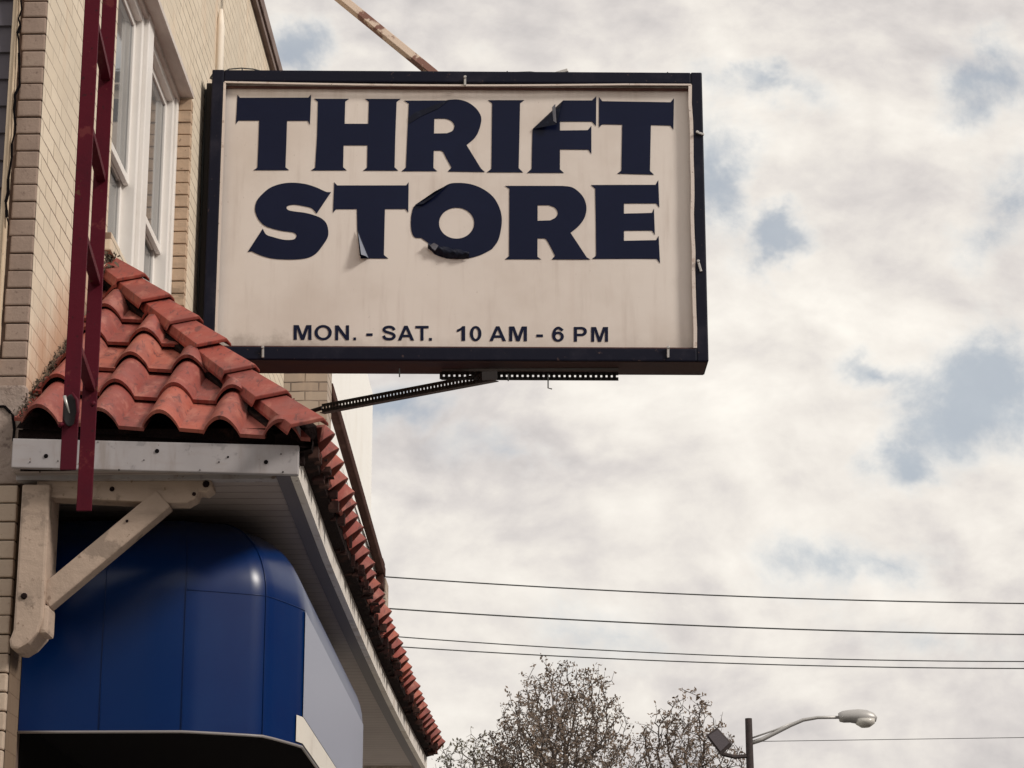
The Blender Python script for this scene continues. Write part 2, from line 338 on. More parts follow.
m_stay = MT('tan_stay', (0.60, 0.48, 0.39), 0.7).speck(6, 0.54, 0.60, (0.15, 0.05, 0.035), 0.9, sc=(1, 1, 1)).m
m_clip = MT('zinc_clip', (0.5, 0.48, 0.46), 0.4, 0.6).m
m_wire = MT('black_cable', (0.05, 0.055, 0.055), 0.6).m
m_red = MT('oxblood_ladder_paint', (0.085, 0.006, 0.015), 0.55, spec=0.12).speck(4, 0.45, 0.7, (0.06, 0.006, 0.014), 0.8).speck(40, 0.62, 0.70, (0.03, 0.01, 0.012), 0.8).speck(9, 0.6, 0.66, (0.16, 0.035, 0.035), 0.6, detail=8).speck(14, 0.62, 0.67, (0.10, 0.045, 0.025), 0.7, detail=8, loc=(5, 5, 5)).speck(70, 0.72, 0.76, (0.45, 0.25, 0.12), 0.7)
m_red.bump(m_red.noise(35, 4, 0.6), 0.3, 0.004); m_red = m_red.m
m_awn = MT('blue_glossy_awning', (0.001, 0.0200, 0.100), 0.28, spec=0.30).speck(1.5, 0.4, 0.8, (0.001, 0.009, 0.075), 0.7)
m_awn.bump(m_awn.noise(1.6, 2, 0.5), 0.12, 0.03); m_awn = m_awn.m
m_awnfront = MT('awning_front_sky_sheen', (0.17, 0.19, 0.28), 0.30, spec=0.6).speck(1.5, 0.4, 0.8, (0.15, 0.165, 0.25), 0.6).m  # pale tone paints in the sky mirrored on the glossy blue
m_awntrim = MT('awning_white_trim', (0.68, 0.64, 0.58), 0.6).speck(6, 0.5, 0.7, (0.5, 0.45, 0.4), 0.5).m
m_gutter = MT('brown_gutter', (0.05, 0.022, 0.017), 0.95, spec=.1).speck(6, 0.5, 0.7, (0.09, 0.045, 0.035), 0.7).m
m_cope = MT('grey_brown_coping', (0.20, 0.145, 0.125), 0.8).speck(6, 0.45, 0.7, (0.10, 0.06, 0.05), 0.7).m
m_pipe = MT('cream_conduit', (0.78, 0.70, 0.60), 0.6).m
m_moss = MT('dead_moss', (0.045, 0.033, 0.022), 0.95).speck(40, 0.45, 0.6, (0.10, 0.075, 0.05), 0.8).m
m_lampm = MT('galvanised_grey', (0.42, 0.41, 0.40), 0.45, 0.3).m
m_pole = MT('dark_pole', (0.035, 0.025, 0.025), 0.8).speck(12, 0.5, 0.7, (0.08, 0.05, 0.05), 0.6).m
m_lens = MT('milky_lens', (0.6, 0.58, 0.54), 0.25).m
m_flood = MT('flood_glass', (0.09, 0.075, 0.085), 0.2).m
m_bark = MT('grey_bark', (0.085, 0.065, 0.055), 0.9).m
m_leaf = MT('dry_brown_leaves', (0.105, 0.075, 0.055), 0.8).speck(1.1, 0.4, 0.6, (0.17, 0.12, 0.085), 0.8).m
m_leafg = MT('olive_leaves', (0.085, 0.08, 0.05), 0.8).speck(1.1, 0.4, 0.6, (0.12, 0.10, 0.065), 0.8).m
mg = MT('asphalt', (0.05, 0.05, 0.052), 0.9).speck(0.5, 0.4, 0.7, (0.07, 0.068, 0.066), 0.8); mg.bump(mg.noise(60, 5, 0.6), 0.5, 0.01); m_road = mg.m
mg = MT('concrete_paving', (0.36, 0.34, 0.31), 0.9).speck(1.5, 0.4, 0.7, (0.29, 0.27, 0.24), 0.8); mg.bump(mg.noise(60, 5, 0.6), 0.3, 0.006); m_pave = mg.m
m_ground = MT('dry_ground', (0.16, 0.15, 0.12), 0.95).speck(0.3, 0.4, 0.7, (0.09, 0.10, 0.06), 0.8).m
m_shop = MT('shopfront_glass', (0.03, 0.03, 0.035), 0.12, spec=0.6).m
m_shopfr = MT('shopfront_frame', (0.05, 0.045, 0.045), 0.5).m
m_mark = MT('road_marking_paint', (0.75, 0.72, 0.65), 0.8).speck(20, 0.5, 0.7, (0.4, 0.38, 0.35), 0.6).m

# ------------------------------------------------------------------ ground, pavement and road
def struct(name, mb, mat): return tag(mb.build(name, mat), kind='structure')
b = MB(); b.quad((-700, -700, -0.15), (700, -700, -0.15), (700, 1200, -0.15), (-700, 1200, -0.15)); struct('ground', b, m_ground)
b = MB(); b.quad((2.3, -300, -0.145), (13, -300, -0.145), (13, 500, -0.145), (2.3, 500, -0.145)); struct('road', b, m_road)
b = MB(); b.box(-2.6, 2.2, -300, 500, -0.15, 0.0); struct('pavement', b, m_pave)
b = MB(); b.box(2.2, 2.35, -300, 500, -0.15, 0.004); struct('kerb', b, m_pave)
b = MB(); b.box(13, 16.5, -300, 500, -0.15, 0.0); struct('far_pavement', b, m_pave)
b = MB()
for i in range(60): b.box(7.58, 7.72, -60 + i * 6, -57 + i * 6, -0.1425, -0.141)
struct('lane_markings', b, m_mark)

# ------------------------------------------------------------------ the brick building
XF = -2.096; Y0 = 9.305; YE = 26.6; ZT = 8.97
WY0, WY1, WZ0, WZ1 = 10.80, 13.08, 5.50, 7.20       # window opening
bd = thing('brick_building', (-6, 18, 0), 'cream painted brick building with white sash windows behind the shop sign', 'building')
b = MB()
def wallseg(y0, y1, z0, z1): b.quad((XF, y0, z0), (XF, y1, z0), (XF, y1, z1), (XF, y0, z1))
YM = 18.05
wallseg(Y0, 9.502, 0, 3.12); wallseg(Y0, WY0, 3.12, ZT); wallseg(WY0, WY1, 3.12, WZ0); wallseg(WY0, WY1, WZ1, ZT); wallseg(WY1, YM, 3.12, ZT)
RD = 0.17                                            # depth of the reveal
b.quad((XF, WY1, WZ0), (XF - RD, WY1, WZ0), (XF - RD, WY1, WZ1), (XF, WY1, WZ1))
b.quad((XF, WY0, WZ0), (XF - RD, WY0, WZ0), (XF - RD, WY0, WZ1), (XF, WY0, WZ1))
b.quad((-10, Y0 + .02, 0), (XF - .16, Y0 + .02, 0), (XF - .16, Y0 + .02, ZT), (-10, Y0 + .02, ZT))
b.quad((-10, Y0 + .02, ZT), (XF, Y0 + .02, ZT), (XF, YE, ZT), (-10, YE, ZT))
b.quad((-10, YE, 0), (XF, YE, 0), (XF, YE, ZT), (-10, YE, ZT))
b.build('wall', m_wall, bd)
# return of brick at the right of the window: real bricks
b = MB(); z = WZ0; k = 0
while z < WZ1 - 0.02:
    z1 = min(z + CH - 0.007, WZ1 - 0.003); d = random.uniform(-.003, .003)
    b.box(XF - 0.10, XF + 0.006 , WY1 - 0.012 + d, WY1 + 0.05, z, z1)
    z += CH
b.build('window_reveal', timber('orange_cream_brick', (0.50, 0.36, 0.25)), bd, bevel=0.004)
b = MB(); b.box(XF, XF - 8, YM, YE, 2.9, ZT + .40); b.build('white_wall', m_wallfar, bd)
# soldier lintel/soffit of the window
b = MB(); b.box(XF - RD, XF + 0.012, WY0, WY1 + 0.02, WZ1 - 0.012, WZ1 + 0.02); b.build('lintel', m_winsh, bd)
# coping along the roof edge
b = MB(); b.box(XF - 0.3, XF + 0.05, Y0 - 0.03, YM, ZT + .002, ZT + 0.10); b.box(XF - 0.25, XF + 0.035, Y0 - .02, YM, ZT - 0.05, ZT); b.build('coping', m_cope, bd, bevel=0.006)
# ground floor shop front under the awning
b = MB(); b.box(XF - 0.6, XF + .001, Y0 + .26, YE, 2.9, 3.118); b.build('shop_ceiling', m_black, bd)  # black paints in the darkness under the awning
b = MB(); b.quad((XF - 0.12, Y0 + .5, 0.5), (XF - 0.12, 17.4, 0.5), (XF - 0.12, 17.4, 2.9), (XF - 0.12, Y0 + .5, 2.9)); b.build('shop_window', m_shop, bd)
b = MB()
for y in (Y0 + .5, 11.4, 13.0, 14.2, 15.8, 17.4): b.box(XF - .16, XF - 0.04, y - 0.04, y + 0.04, 0.5, 2.9)
b.box(XF - .16, XF - .04, Y0 + .5, 17.4, .44, .52); b.build('shop_window_frame', m_shopfr, bd, bevel=0.004)
b = MB(); b.box(XF - .5, XF, Y0 + .42, 17.5, 0, .44); b.box(XF - .3, XF, 17.5, YE, 0, 2.9); b.build('shop_base_wall', m_wall, bd)
b = MB(); b.box(XF - .28, XF, Y0 + .27, Y0 + .64, 0, 2.898); b.build('shop_pier', m_black, bd)  # wall pier blackened to paint in the shade under the awning
# end bricks facing the street corner (real bricks, brown above the eave, cream below)
def endbricks(x0, x1, z0, z1, yb, name, mat, jit=0.004, prox=0.0):
    b = MB(); z = z0
    while z < z1:
        j = [random.uniform(-jit, jit) for _ in range(4)]
        b.box(x0 + j[0] * 1.6, x1 + j[1] * 0.3, yb + j[2], yb + 0.11, z + 0.0025, z + CH - 0.0022 + j[3] * .3)
        z += CH
    return b.build(name, mat, bd, bevel=0.006)
k0 = 4.20 - (4.20 - 0.012) % CH
endbricks(XF - 0.098, XF - 0.0015, k0 + CH * 4, ZT - .06, Y0 - 0.008, 'end_bricks', m_end)
endbricks(XF - 0.29, XF - 0.0015, k0 + CH, k0 + CH * 4, Y0 - 0.010, 'end_bricks', m_end, 0.006)
endbricks(XF - 0.29, XF - 0.002, 2.2, 3.93, Y0 - 0.03, 'end_bricks', m_endcream, 0.004)
b = MB(); b.box(XF - .115, XF - 0.004, Y0 + .004, Y0 + .3, 0, ZT - .06); b.build('end_mortar', m_mortar, bd)
# rough render patch at the level of the eave
b = MB(); b.box(XF - .30, XF + 0.004, Y0 - .022, Y0 + .05, 3.96, 4.36); b.build('render_patch', m_patch, bd, bevel=0.012)
# jagged crack lines
def crack(pts, w, y):
    b = MB(); n = []
    for (x, z) in pts: n.append((x + random.uniform(-.006, .006), z))
    for i in range(len(n) - 1):
        (xa, za), (xb, zb) = n[i], n[i + 1]; wa_, wb = w * random.uniform(.5, 1.4), w * random.uniform(.5, 1.4)
        b.bar((xa, y, za), (xb, y, zb), wa_, .006, up=(0, 1, 0))
    return b
pts = []; z = 9.0
while z > 5.0:
    pts.append((XF - 0.104 + 0.006 * math.sin(z * 7) + random.uniform(-.005, .005), z)); z -= random.uniform(.025, .06)
crack(pts, 0.0085, Y0 - .034).build('crack', m_black, bd)
pts = [(XF - .16, 4.27), (XF - .07, 4.27), (XF - .055, 4.245), (XF - .04, 4.235), (XF - .035, 4.18), (XF - .03, 4.13), (XF - .012, 4.11)]
crack(pts, 0.010, Y0 - .026).build('crack', m_black, bd)
# windows: two sashes side by side
XW = XF - 0.10
def window(y0, y1, nm='window'):
    fr = MB(); jw = 0.05
    fr.box(XW - .07, XW + .02, y0, y0 + jw, WZ0 + .03, WZ1 - .013); fr.box(XW - .07, XW + .02, y1 - jw, y1, WZ0 + .03, WZ1 - .013)
    fr.box(XW - .07, XW + .018, y0 + jw, y1 - jw, WZ1 - .085, WZ1 - .013); fr.box(XW - .07, XW + .05, y0 + jw, y1 - jw, WZ0 + .03, WZ0 + .08)
    w = fr.build(nm, m_win, bd, bevel=0.006)
    zm = 6.22
    for (za, zb, xo, nme) in ((zm - .02, WZ1 - .085, XW - .015, 'upper_sash'), (WZ0 + .08, zm + .03, XW - .048, 'lower_sash')):
        s = MB(); t = 0.042
        s.box(xo - .028, xo, y0 + jw, y0 + jw + t, za, zb); s.box(xo - .028, xo, y1 - jw - t, y1 - jw, za, zb)
        s.box(xo - .028, xo - .001, y0 + jw + t, y1 - jw - t, za, za + t); s.box(xo - .028, xo - .001, y0 + jw + t, y1 - jw - t, zb - t, zb)
        so_ = s.build(nme, m_win, w, bevel=0.004); so_.matrix_parent_inverse = Matrix.Identity(4)
        g = MB(); g.box(xo - .018, xo - .012, y0 + jw + t - .003, y1 - jw - t + .003, za + t - .003, zb - t + .003)
        g_ = g.build('pane', m_glass, w); g_.matrix_parent_inverse = Matrix.Identity(4)
    return w
def fixpar(o):
    pass
w1 = window(WY0 + .01, WY0 + 1.15); w2 = window(WY0 + 1.32, WY1 - .07)
w1['label'] = 'nearer white sash window half behind the red ladder'; w2['label'] = 'farther white sash window beside the sign'
b = MB(); b.box(XW - .06, XW + .045, WY0 + 1.155, WY0 + 1.315, WZ0 + .03, WZ1 - .013); b.build('window_mullion', m_win, bd, bevel=0.006)
b = MB(); b.box(XW - .05, XW + .035, WY1 - .065, WY1 - .014, WZ0 + .03, WZ1 - .013); b.build('window_casing', m_win, bd, bevel=0.006)
b = MB(); b.box(XF - RD, XF + .03, WY0 - .05, WY1 + .05, WZ0 - .06, WZ0 + .028); b.build('window_sill', m_wall, bd, bevel=0.006)
b = MB(); b.box(XW - .3, XW - .26, WY0, WY1, WZ0, WZ1); b.build('window_interior', m_dark, bd)
b = MB(); b.box(XF - .12, XF - .06, WY0, WY1 - .014, WZ1 - .045, WZ1 - .0125); b.build('brickmould', m_winsh, bd, bevel=.004)

# far pilaster, gutter and end pier of the next shop
nb_ = thing('neighbour_shop_front', (-1.9, 21, 0), 'shop front with brick pilasters and brown gutter just past the tiled roof', 'shop front')
XB = -1.88
b = MB(); b.box(XF + .002, -1.765, 18.0, 18.35, 0, 7.9); b.build('pilaster', m_pier, nb_)
b = MB(); b.box(XF + .002, XB + .04, 18.352, 24.2, 0, 6.86); b.build('bay_wall', m_wallfar, nb_)
b = MB(); gp = [(atX(329, 386, XB + .05)), (atX(384, 590, XB + .05))]
ga = Vector((XB + .085, 18.4, 7.02)); gb = Vector((XB + .085, 24.3, 6.84))
b.bar(ga, gb, 0.075, 0.11); b.build('gutter', m_gutter, nb_, bevel=.02)
b = MB(); b.box(XF + .004, -1.76, 24.35, 24.75, 0, 6.80); b.build('pilaster', m_pier, nb_)
b = MB(); b.box(XB - .02, XB + .11, 24.1, 24.36, 6.66, 6.95); b.build('gutter_end', m_gutter, nb_, bevel=.01)

# unseen blocks across the street and behind the viewer, added to darken reflections
m_opp = MT('dull_red_brick', (0.13, 0.075, 0.06), 0.9).speck(0.8, 0.4, 0.7, (0.09, 0.055, 0.045), 0.8).m
def block(x0, x1, y0, y1, h, face, label):
    t = thing('unseen_block', ((x0 + x1) / 2, (y0 + y1) / 2, 0), label, 'building')
    b = MB(); b.box(x0, x1, y0, y1, -.1, h); b.build('wall', m_opp, t)
    b = MB(); b.box(x0 - .25, x1 + .25, y0 - .25, y1 + .25, h, h + .35); b.build('cornice', m_cope, t)
    L_ = (x1 - x0) if face == 'y' else (y1 - y0); n = int(L_ / 3.2); fl_ = int(h / 3.4)
    for f_ in range(fl_):
        for i in range(n):
            c_ = (i + .5) * L_ / n; z = f_ * 3.4 + 1.0
            b = MB()
            if face == 'y': b.box(x0 + c_ - .55, x0 + c_ + .55, y1 - .05, y1 + .03, z, z + 1.7)
            else: b.box(x0 - .03, x0 + .05, y0 + c_ - .55, y0 + c_ + .55, z, z + 1.7)
            b.build('window', m_shop, t)
block(-14, 15, -40, -26, 13.5, 'y', 'unseen dark red brick block added behind the viewer to darken reflections')
block(17, 27, -24, 4, 7.2, 'x', 'unseen low dark red brick block added across the street')
block(17.2, 27, 4.6, 60, 12.5, 'x', 'unseen tall dark red brick block added across the street for dark reflections')

# ------------------------------------------------------------------ clapboard building on the left
cb_ = thing('clapboard_building', (-6, 9, 0), 'grey clapboard house wall with a cream corner board at the left edge', 'building')
b = MB(); z = 0.0; sh = 0.118
XS1 = -2.222
while z < 10.5:
    n = len(b.v)
    b.v += [(-9, Y0 - .005, z), (XS1, Y0 - .005, z), (XS1, Y0 + .01, z + sh + .01), (-9, Y0 + .01, z + sh + .01), (-9, Y0 + .012, z), (XS1, Y0 + .012, z)]
    b.f += [(n, n + 1, n + 2, n + 3), (n, n + 4, n + 5, n + 1)]
    z += sh
b.build('siding', m_siding, cb_)
b = MB(); b.box(XS1 - .012, XF - .111, Y0 - .03, Y0 + .05, 4.42, 10.5); b.build('corner_board', m_trim, cb_, bevel=.006)
b = MB(); b.box(XS1 + .008, XF - .119, Y0 - .036, Y0 - .031, 4.44, 10.5); b.build('corner_bead', m_trim, cb_, bevel=.002)

# conduit on the facade
p = MB(); ca = atX(219, 69, XF + .02); cb2 = atX(222, 12, XF + .02)
p.tube([(XF + .02, ca.y, ca.z - 1.2), (XF + .02, ca.y, cb2.z - .12), (XF + .02, ca.y, cb2.z)], [.028, .026, .010], 10)
tag(p.build('conduit', m_pipe, smooth=True), 'thin pale conduit standing up the brick wall above the sign', 'conduit')

# ------------------------------------------------------------------ tiled canopy roof
rf = thing('tiled_canopy_roof', (-1.5, 12, 4), 'red clay tiled pent roof with white fascia above the blue awning', 'roof')
EY, EX = 9.10, -0.92                                # hip-end eave and front eave
AP = Vector((-2.085, 10.90, 5.36))                  # top of the hip, against the wall
SL = math.hypot(AP.y - EY, 1.26); TW = 0.232; RISE = 0.068
def prof(u):                                        # one S tile, u in 0..1
    u = u % 1.0
    return (math.sin(math.pi * u / 0.60) ** 0.8 if u < 0.60 else 0.0) * RISE
def bow(y): return -.018 * min(1, (y - 9.1) / 1.6) + 0.0022 * max(0, y - 12) ** 2
def hipP(x, t, h):                                  # t 0..1 up the slope; h height off the deck
    n = Vector((0, -1.26, AP.y - EY)).normalized()
    zE = 4.145 - 0.075 * (x + 2.09)
    q = Vector((x, EY + (AP.y - EY) * t, zE + (AP.z - .035 - zE) * t))
    return q + n * h
def frontP(y, t, h):
    ex = -.975 + .010 * max(0, 11.7 - y) + 0.0022 * max(0, y - 11.7) ** 2
    wx = -2.085
    n = Vector((1.25, 0, 1.17)).normalized()
    return Vector((ex + (wx - ex) * t, y, 4.055 + (AP.z - .035 - 4.055) * t)) + n * h
def tile_field(kind):
    v = []; f = []; uvs = []
    NC = 6
    for c in range(NC):
        t0, t1 = c / NC, min(1.0, (c + 1.12) / NC)
        if kind == 'hip': lo = lambda t: -2.085; hi = lambda t: EX - .03 - .095 * min(1, t * 5) - (EX - .03 + 2.085) * t; ph = -1.98 - TW * .33
        else: lo = lambda t: EY + .04 + (AP.y - EY) * t; hi = lambda t: 17.45; ph = EY + 0.03
        nt_ = 6
        ntile = int((hi(t0) - lo(t0)) / TW) + 2
        # one shell per tile so that the joints, jitter and thickness are real
        for k in range(-1, ntile + 1):
            a = ph + k * TW
            dj = random.uniform(-.004, .006); dt = random.uniform(-.012, .012) ; tw = random.uniform(-.006, .006)
            cols = 20
            grid = []; ok = True
            for layer in (0, 1):
                g = []
                for i in range(nt_ + 1):
                    t = t0 + dt / SL + (t1 - t0) * i / nt_
                    t = max(t, -0.012)
                    row = []
                    for j in range(cols + 1):
                        u = j / cols
                        x = a + u * TW * 1.02
                        l_, h_ = lo(min(max(t, 0), 1)), hi(min(max(t, 0), 1))
                        xc = min(max(x, l_), h_)
                        u = (xc - a) / (TW * 1.02)
                        lift = 0.030 * (1 - (t - t0) / (t1 - t0)) + dj + tw * (u - .5) + (0.0 if layer else -0.015)
                        hh = prof(min(max(u, 0), .9999)) * (1.0 if kind == 'hip' else 1.25) + lift
                        row.append(hipP(xc, t, hh) if kind == 'hip' else frontP(xc, t, hh))
                    g.append(row)
                grid.append(g)
            if a + TW < lo(t0) or a > hi(t0): continue
            n = len(v); W = cols + 1; Hh = nt_ + 1
            for g in grid:
                for row in g: v += [tuple(q) for q in row]
            def idx(l, i, j): return n + l * W * Hh + i * W + j
            for i in range(nt_):
                for j in range(cols):
                    pa, pb = v[idx(1, i, j)], v[idx(1, i, j + 1)]; pc = v[idx(1, i + 1, j)]; pd = v[idx(1, i + 1, j + 1)]
                    if (Vector(pa) - Vector(pb)).length < 1e-5 and (Vector(pc) - Vector(pd)).length < 1e-5: continue
                    f.append((idx(1, i, j), idx(1, i, j + 1), idx(1, i + 1, j + 1), idx(1, i + 1, j)))
                    f.append((idx(0, i, j), idx(0, i + 1, j), idx(0, i + 1, j + 1), idx(0, i, j + 1)))
                    uvs += [(k + .5, c + .5)] * 8
            for j in range(cols):
                if (Vector(v[idx(1, 0, j)]) - Vector(v[idx(1, 0, j + 1)])).length < 1e-5: continue
                f.append((idx(0, 0, j), idx(0, 0, j + 1), idx(1, 0, j + 1), idx(1, 0, j))); uvs += [(k + .5, c + .5)] * 4
            for i in range(nt_):
                f.append((idx(0, i, cols), idx(0, i + 1, cols), idx(1, i + 1, cols), idx(1, i, cols))); uvs += [(k + .5, c + .5)] * 4
                f.append((idx(0, i, 0), idx(1, i, 0), idx(1, i + 1, 0), idx(0, i + 1, 0))); uvs += [(k + .5, c + .5)] * 4
    me = bpy.data.meshes.new(kind + '_tiles'); me.from_pydata(v, [], f)
    ul = me.uv_layers.new(name='tile')
    for i, q in enumerate(uvs): ul.data[i].uv = q
    me.update(); me.validate()
    for p_ in me.polygons: p_.use_smooth = True
    me.set_sharp_from_angle(angle=R(32))
    return link('end_slope_tiles' if kind == 'hip' else 'front_slope_tiles', me, m_tile, rf)
tile_field('hip'); tile_field('front')
# deck under the tiles
b = MB()
def dk(p, o): return p - Vector((0, 0, o))
b.v += [tuple(hipP(-2.085, 0.01, -.02)), tuple(hipP(EX - .02, 0.01, -.02)), tuple(hipP(-2.085, .99, -.02))]; b.f.append((0, 1, 2))
ys = [EY + .02 + i * (17.4 - EY - .02) / 24 for i in range(25)]
n = len(b.v)
for y in ys: b.v.append(tuple(frontP(y, 0.03, -.03)))
for y in ys: b.v.append(tuple(frontP(max(y, AP.y), 1, -.03)))
for i in range(24): b.f.append((n + i, n + i + 1, n + 25 + i + 1, n + 25 + i))
b.build('roof_deck', m_deck, rf)
# crumbling mortar and battens in the gap above the fascia, its shade painted near-black
b = MB()
for i in range(24):
    a, c = ys[i], ys[i + 1]; 
    n = len(b.v)
    for y in (a, c):
        X_ = -1.005 + bow(y)
        b.v += [(X_ - .02, y, 4.03), (X_ + .055, y, 4.05), (X_ + .06, y, 4.085), (X_ - .02, y, 4.11)]
    b.f += [(n, n + 1, n + 5, n + 4), (n + 1, n + 2, n + 6, n + 5), (n + 2, n + 3, n + 7, n + 6)]
b.box(-2.08, -0.98, 9.15, 9.19, 4.0, 4.14); b.build('batten', m_deck, rf)
b = MB()
for i in range(120):
    y = random.uniform(9.2, 17.3); s = random.uniform(.006, .022); X_ = -.965 + bow(y) + random.uniform(-.02, .05)
    b.box(X_ - s, X_ + s, y - s * 1.5, y + s * 1.5, 4.035 + random.uniform(0, .04) - s * .5, 4.05 + random.uniform(0, .04) + s * .5)
b.build('mortar_bedding', MT('broken_mortar', (0.03, 0.014, 0.013), 0.95, spec=.1).speck(10, 0.5, 0.65, (0.10, 0.055, 0.045), 0.6).m, rf, bevel=.006)
# hip caps: folded tiles lapping over each other
CAPROT = 20
H0 = Vector((EX - .040, EY - .06, 4.082)); H1 = AP + Vector((-.01, -.02, .040))
hd = (H1 - H0); hl = hd.length; hd.normalize()
hs = hd.cross(Vector((0, 0, 1))).normalized(); hu = hs.cross(hd).normalized()
if hu.z < 0: hu = -hu; hs = -hs
if hs.y > 0: hs = -hs
_r = Matrix.Rotation(R(CAPROT) * (1 if hd.cross(hu).dot(hs) > 0 else -1), 3, hd); hs = _r @ hs; hu = _r @ hu
NCAP = 7; cl = hl / NCAP
for i in range(NCAP):
    b = MB(); s0 = i * cl - .01; s1 = (i + 1) * cl + .05
    jr = random.uniform(-.007, .007)
    js = random.uniform(-.004, .005)
    sec = lambda k, lift: [hs * (-.084 * k + jr) + hu * (.002 + lift + js), hs * (-.066 * k + jr) + hu * (.030 + lift + js), hs * (.066 * k + jr) + hu * (.030 + lift + js), hs * (.084 * k + jr) + hu * (.002 + lift + js)]
    A = [H0 + hd * s0 + q for q in sec(1.0, .030)]; B = [H0 + hd * s1 + q for q in sec(.80, .002)]
    n = 0; b.v = [tuple(q) for q in A + B] + [tuple(q - hu * .016) for q in A + B]
    for j in range(3):
        b.f += [(j, j + 1, 5 + j, 4 + j), (8 + j, 12 + j, 13 + j, 9 + j), (j, 8 + j, 9 + j, j + 1), (4 + j, 5 + j, 13 + j, 12 + j)]
    b.f += [(0, 4, 12, 8), (3, 11, 15, 7)]
    # end lip
    b.build('hip_cap', m_cap, rf, bevel=.005)
# near-black bar painting in the shaded gap under the hip caps
b = MB(); q0 = H0 + hd * .12 - hu * .07; q1 = H1 - hu * .05; b.bar(q0, q1, .17, .10, up=hu); b.build('hip_gap_shade', m_deck, rf)
# fascias
def tilt(q): return Vector((q.x, q.y, q.z + 0.034 * (-1.0 - q.x) / 1.09))
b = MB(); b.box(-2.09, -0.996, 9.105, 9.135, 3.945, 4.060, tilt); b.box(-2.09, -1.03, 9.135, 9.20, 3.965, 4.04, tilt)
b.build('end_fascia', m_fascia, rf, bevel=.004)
nh = MB()
for px, py in ((157, 451), (46, 456), (58, 461), (84, 459), (30, 462), (228, 457), (266, 462), (281, 454), (283, 472), (144, 460), (119, 470), (219, 462), (40, 472), (98, 442), (200, 470)):
    q = at(px, py, 9.104); r = .009 if px in (157, 46, 266) else random.uniform(.002, .0045)
    nh.tube([q, q + Vector((0, -.003, 0))], [r, r * .8], 7)
nh.build('nail_holes', m_black, rf)
def strip(name, mat, x0, x1, z0, z1, ya=9.105, yb=17.42, seg=28, fn=bow, bev=0):
    b = MB(); 
    for i in range(seg + 1):
        y = ya + (yb - ya) * i / seg; o = fn(y)
        b.v += [(x0 + o, y, z0), (x1 + o, y, z0), (x1 + o, y, z1), (x0 + o, y, z1)]
    for i in range(seg):
        n = i * 4
        for j in range(4): k = (j + 1) % 4; b.f.append((n + j, n + k, n + 4 + k, n + 4 + j))
    b.f += [(3, 2, 1, 0), (seg * 4, seg * 4 + 1, seg * 4 + 2, seg * 4 + 3)]
    return b.build(name, mat, rf, bevel=bev)
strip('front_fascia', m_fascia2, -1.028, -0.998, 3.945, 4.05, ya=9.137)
strip('soffit_channel', m_soffitedge, -1.085, -1.031, 3.950, 3.968, ya=9.15)
b = MB(); b.box(-2.09, -1.06, 9.203, 9.26, 3.955, 3.975); b.build('soffit_channel', m_fascia, rf)
b = MB(); b.quad((-2.09, 9.14, 3.972), (-1.06, 9.14, 3.972), (-1.0, 17.42, 3.972), (-2.09, 17.42, 3.972)); b.build('soffit', m_soffit, rf)
b = MB(); b.box(-2.09, -1.0, 17.40, 17.43, 3.95, 4.06); b.build('far_fascia', m_fascia2, rf)
# far gable closing the roof
b = MB(); b.v = [(-2.09, 17.43, 4.02), (-.87, 17.43, 4.06), (-2.09, 17.43, 5.38)]; b.f = [(0, 1, 2)]; b.build('far_gable', m_deck, rf)
# timber bracket under the eave
P = lambda px, py, y=9.24: at(px, py, y)
b = MB()
PY = 9.19
pv = [(at(x, y, PY).x, at(x, y, PY).z) for x, y in ((22, 484), (50, 484), (44, 596), (43, 618), (38, 632), (28, 643), (18, 649), (10, 648), (9, 640), (13, 630), (15, 600))]
b.prism([Vector((x, PY, z)) for x, z in pv], (0, .2, 0)); b.build('bracket_post', m_timber, rf, bevel=.01)
b = MB(); av = [(at(x, y, 9.26).x, at(x, y, 9.26).z) for x, y in ((39, 474), (204, 477), (213, 482), (214, 490), (207, 495), (200, 493), (197, 500), (188, 505), (170, 505), (39, 499))]
b.prism([Vector((x, 9.226, min(z, 3.958))) for x, z in av], (0, .10, 0)); b.build('bracket_arm', m_timber, rf, bevel=.008)
b = MB(); a_ = P(43, 600); c_ = P(164, 499); b.bar((a_.x, 9.262, a_.z), (c_.x, 9.262, c_.z), .088, .085, up=(0, 1, 0)); b.build('bracket_strut', m_timber, rf, bevel=.008)
b = MB(); a_ = P(43, 620, 9.2); b.box(a_.x - .02, a_.x + .018, 9.2, 9.34, a_.z - .05, a_.z + .06); b.build('bracket_block', m_timber, rf, bevel=.014)
b = MB()
for px, py, r in ((112, 489, .010), (206, 484, .014), (194, 494, .008), (24, 596, .013), (127, 521, .006)):
    q = P(px, py, 9.224 if px in (112, 206, 194) else (9.188 if px == 24 else 9.218)); b.tube([q, q + Vector((0, -.006, 0))], [r, r * .7], 9)
b.build('bolt_heads', m_deck, rf)

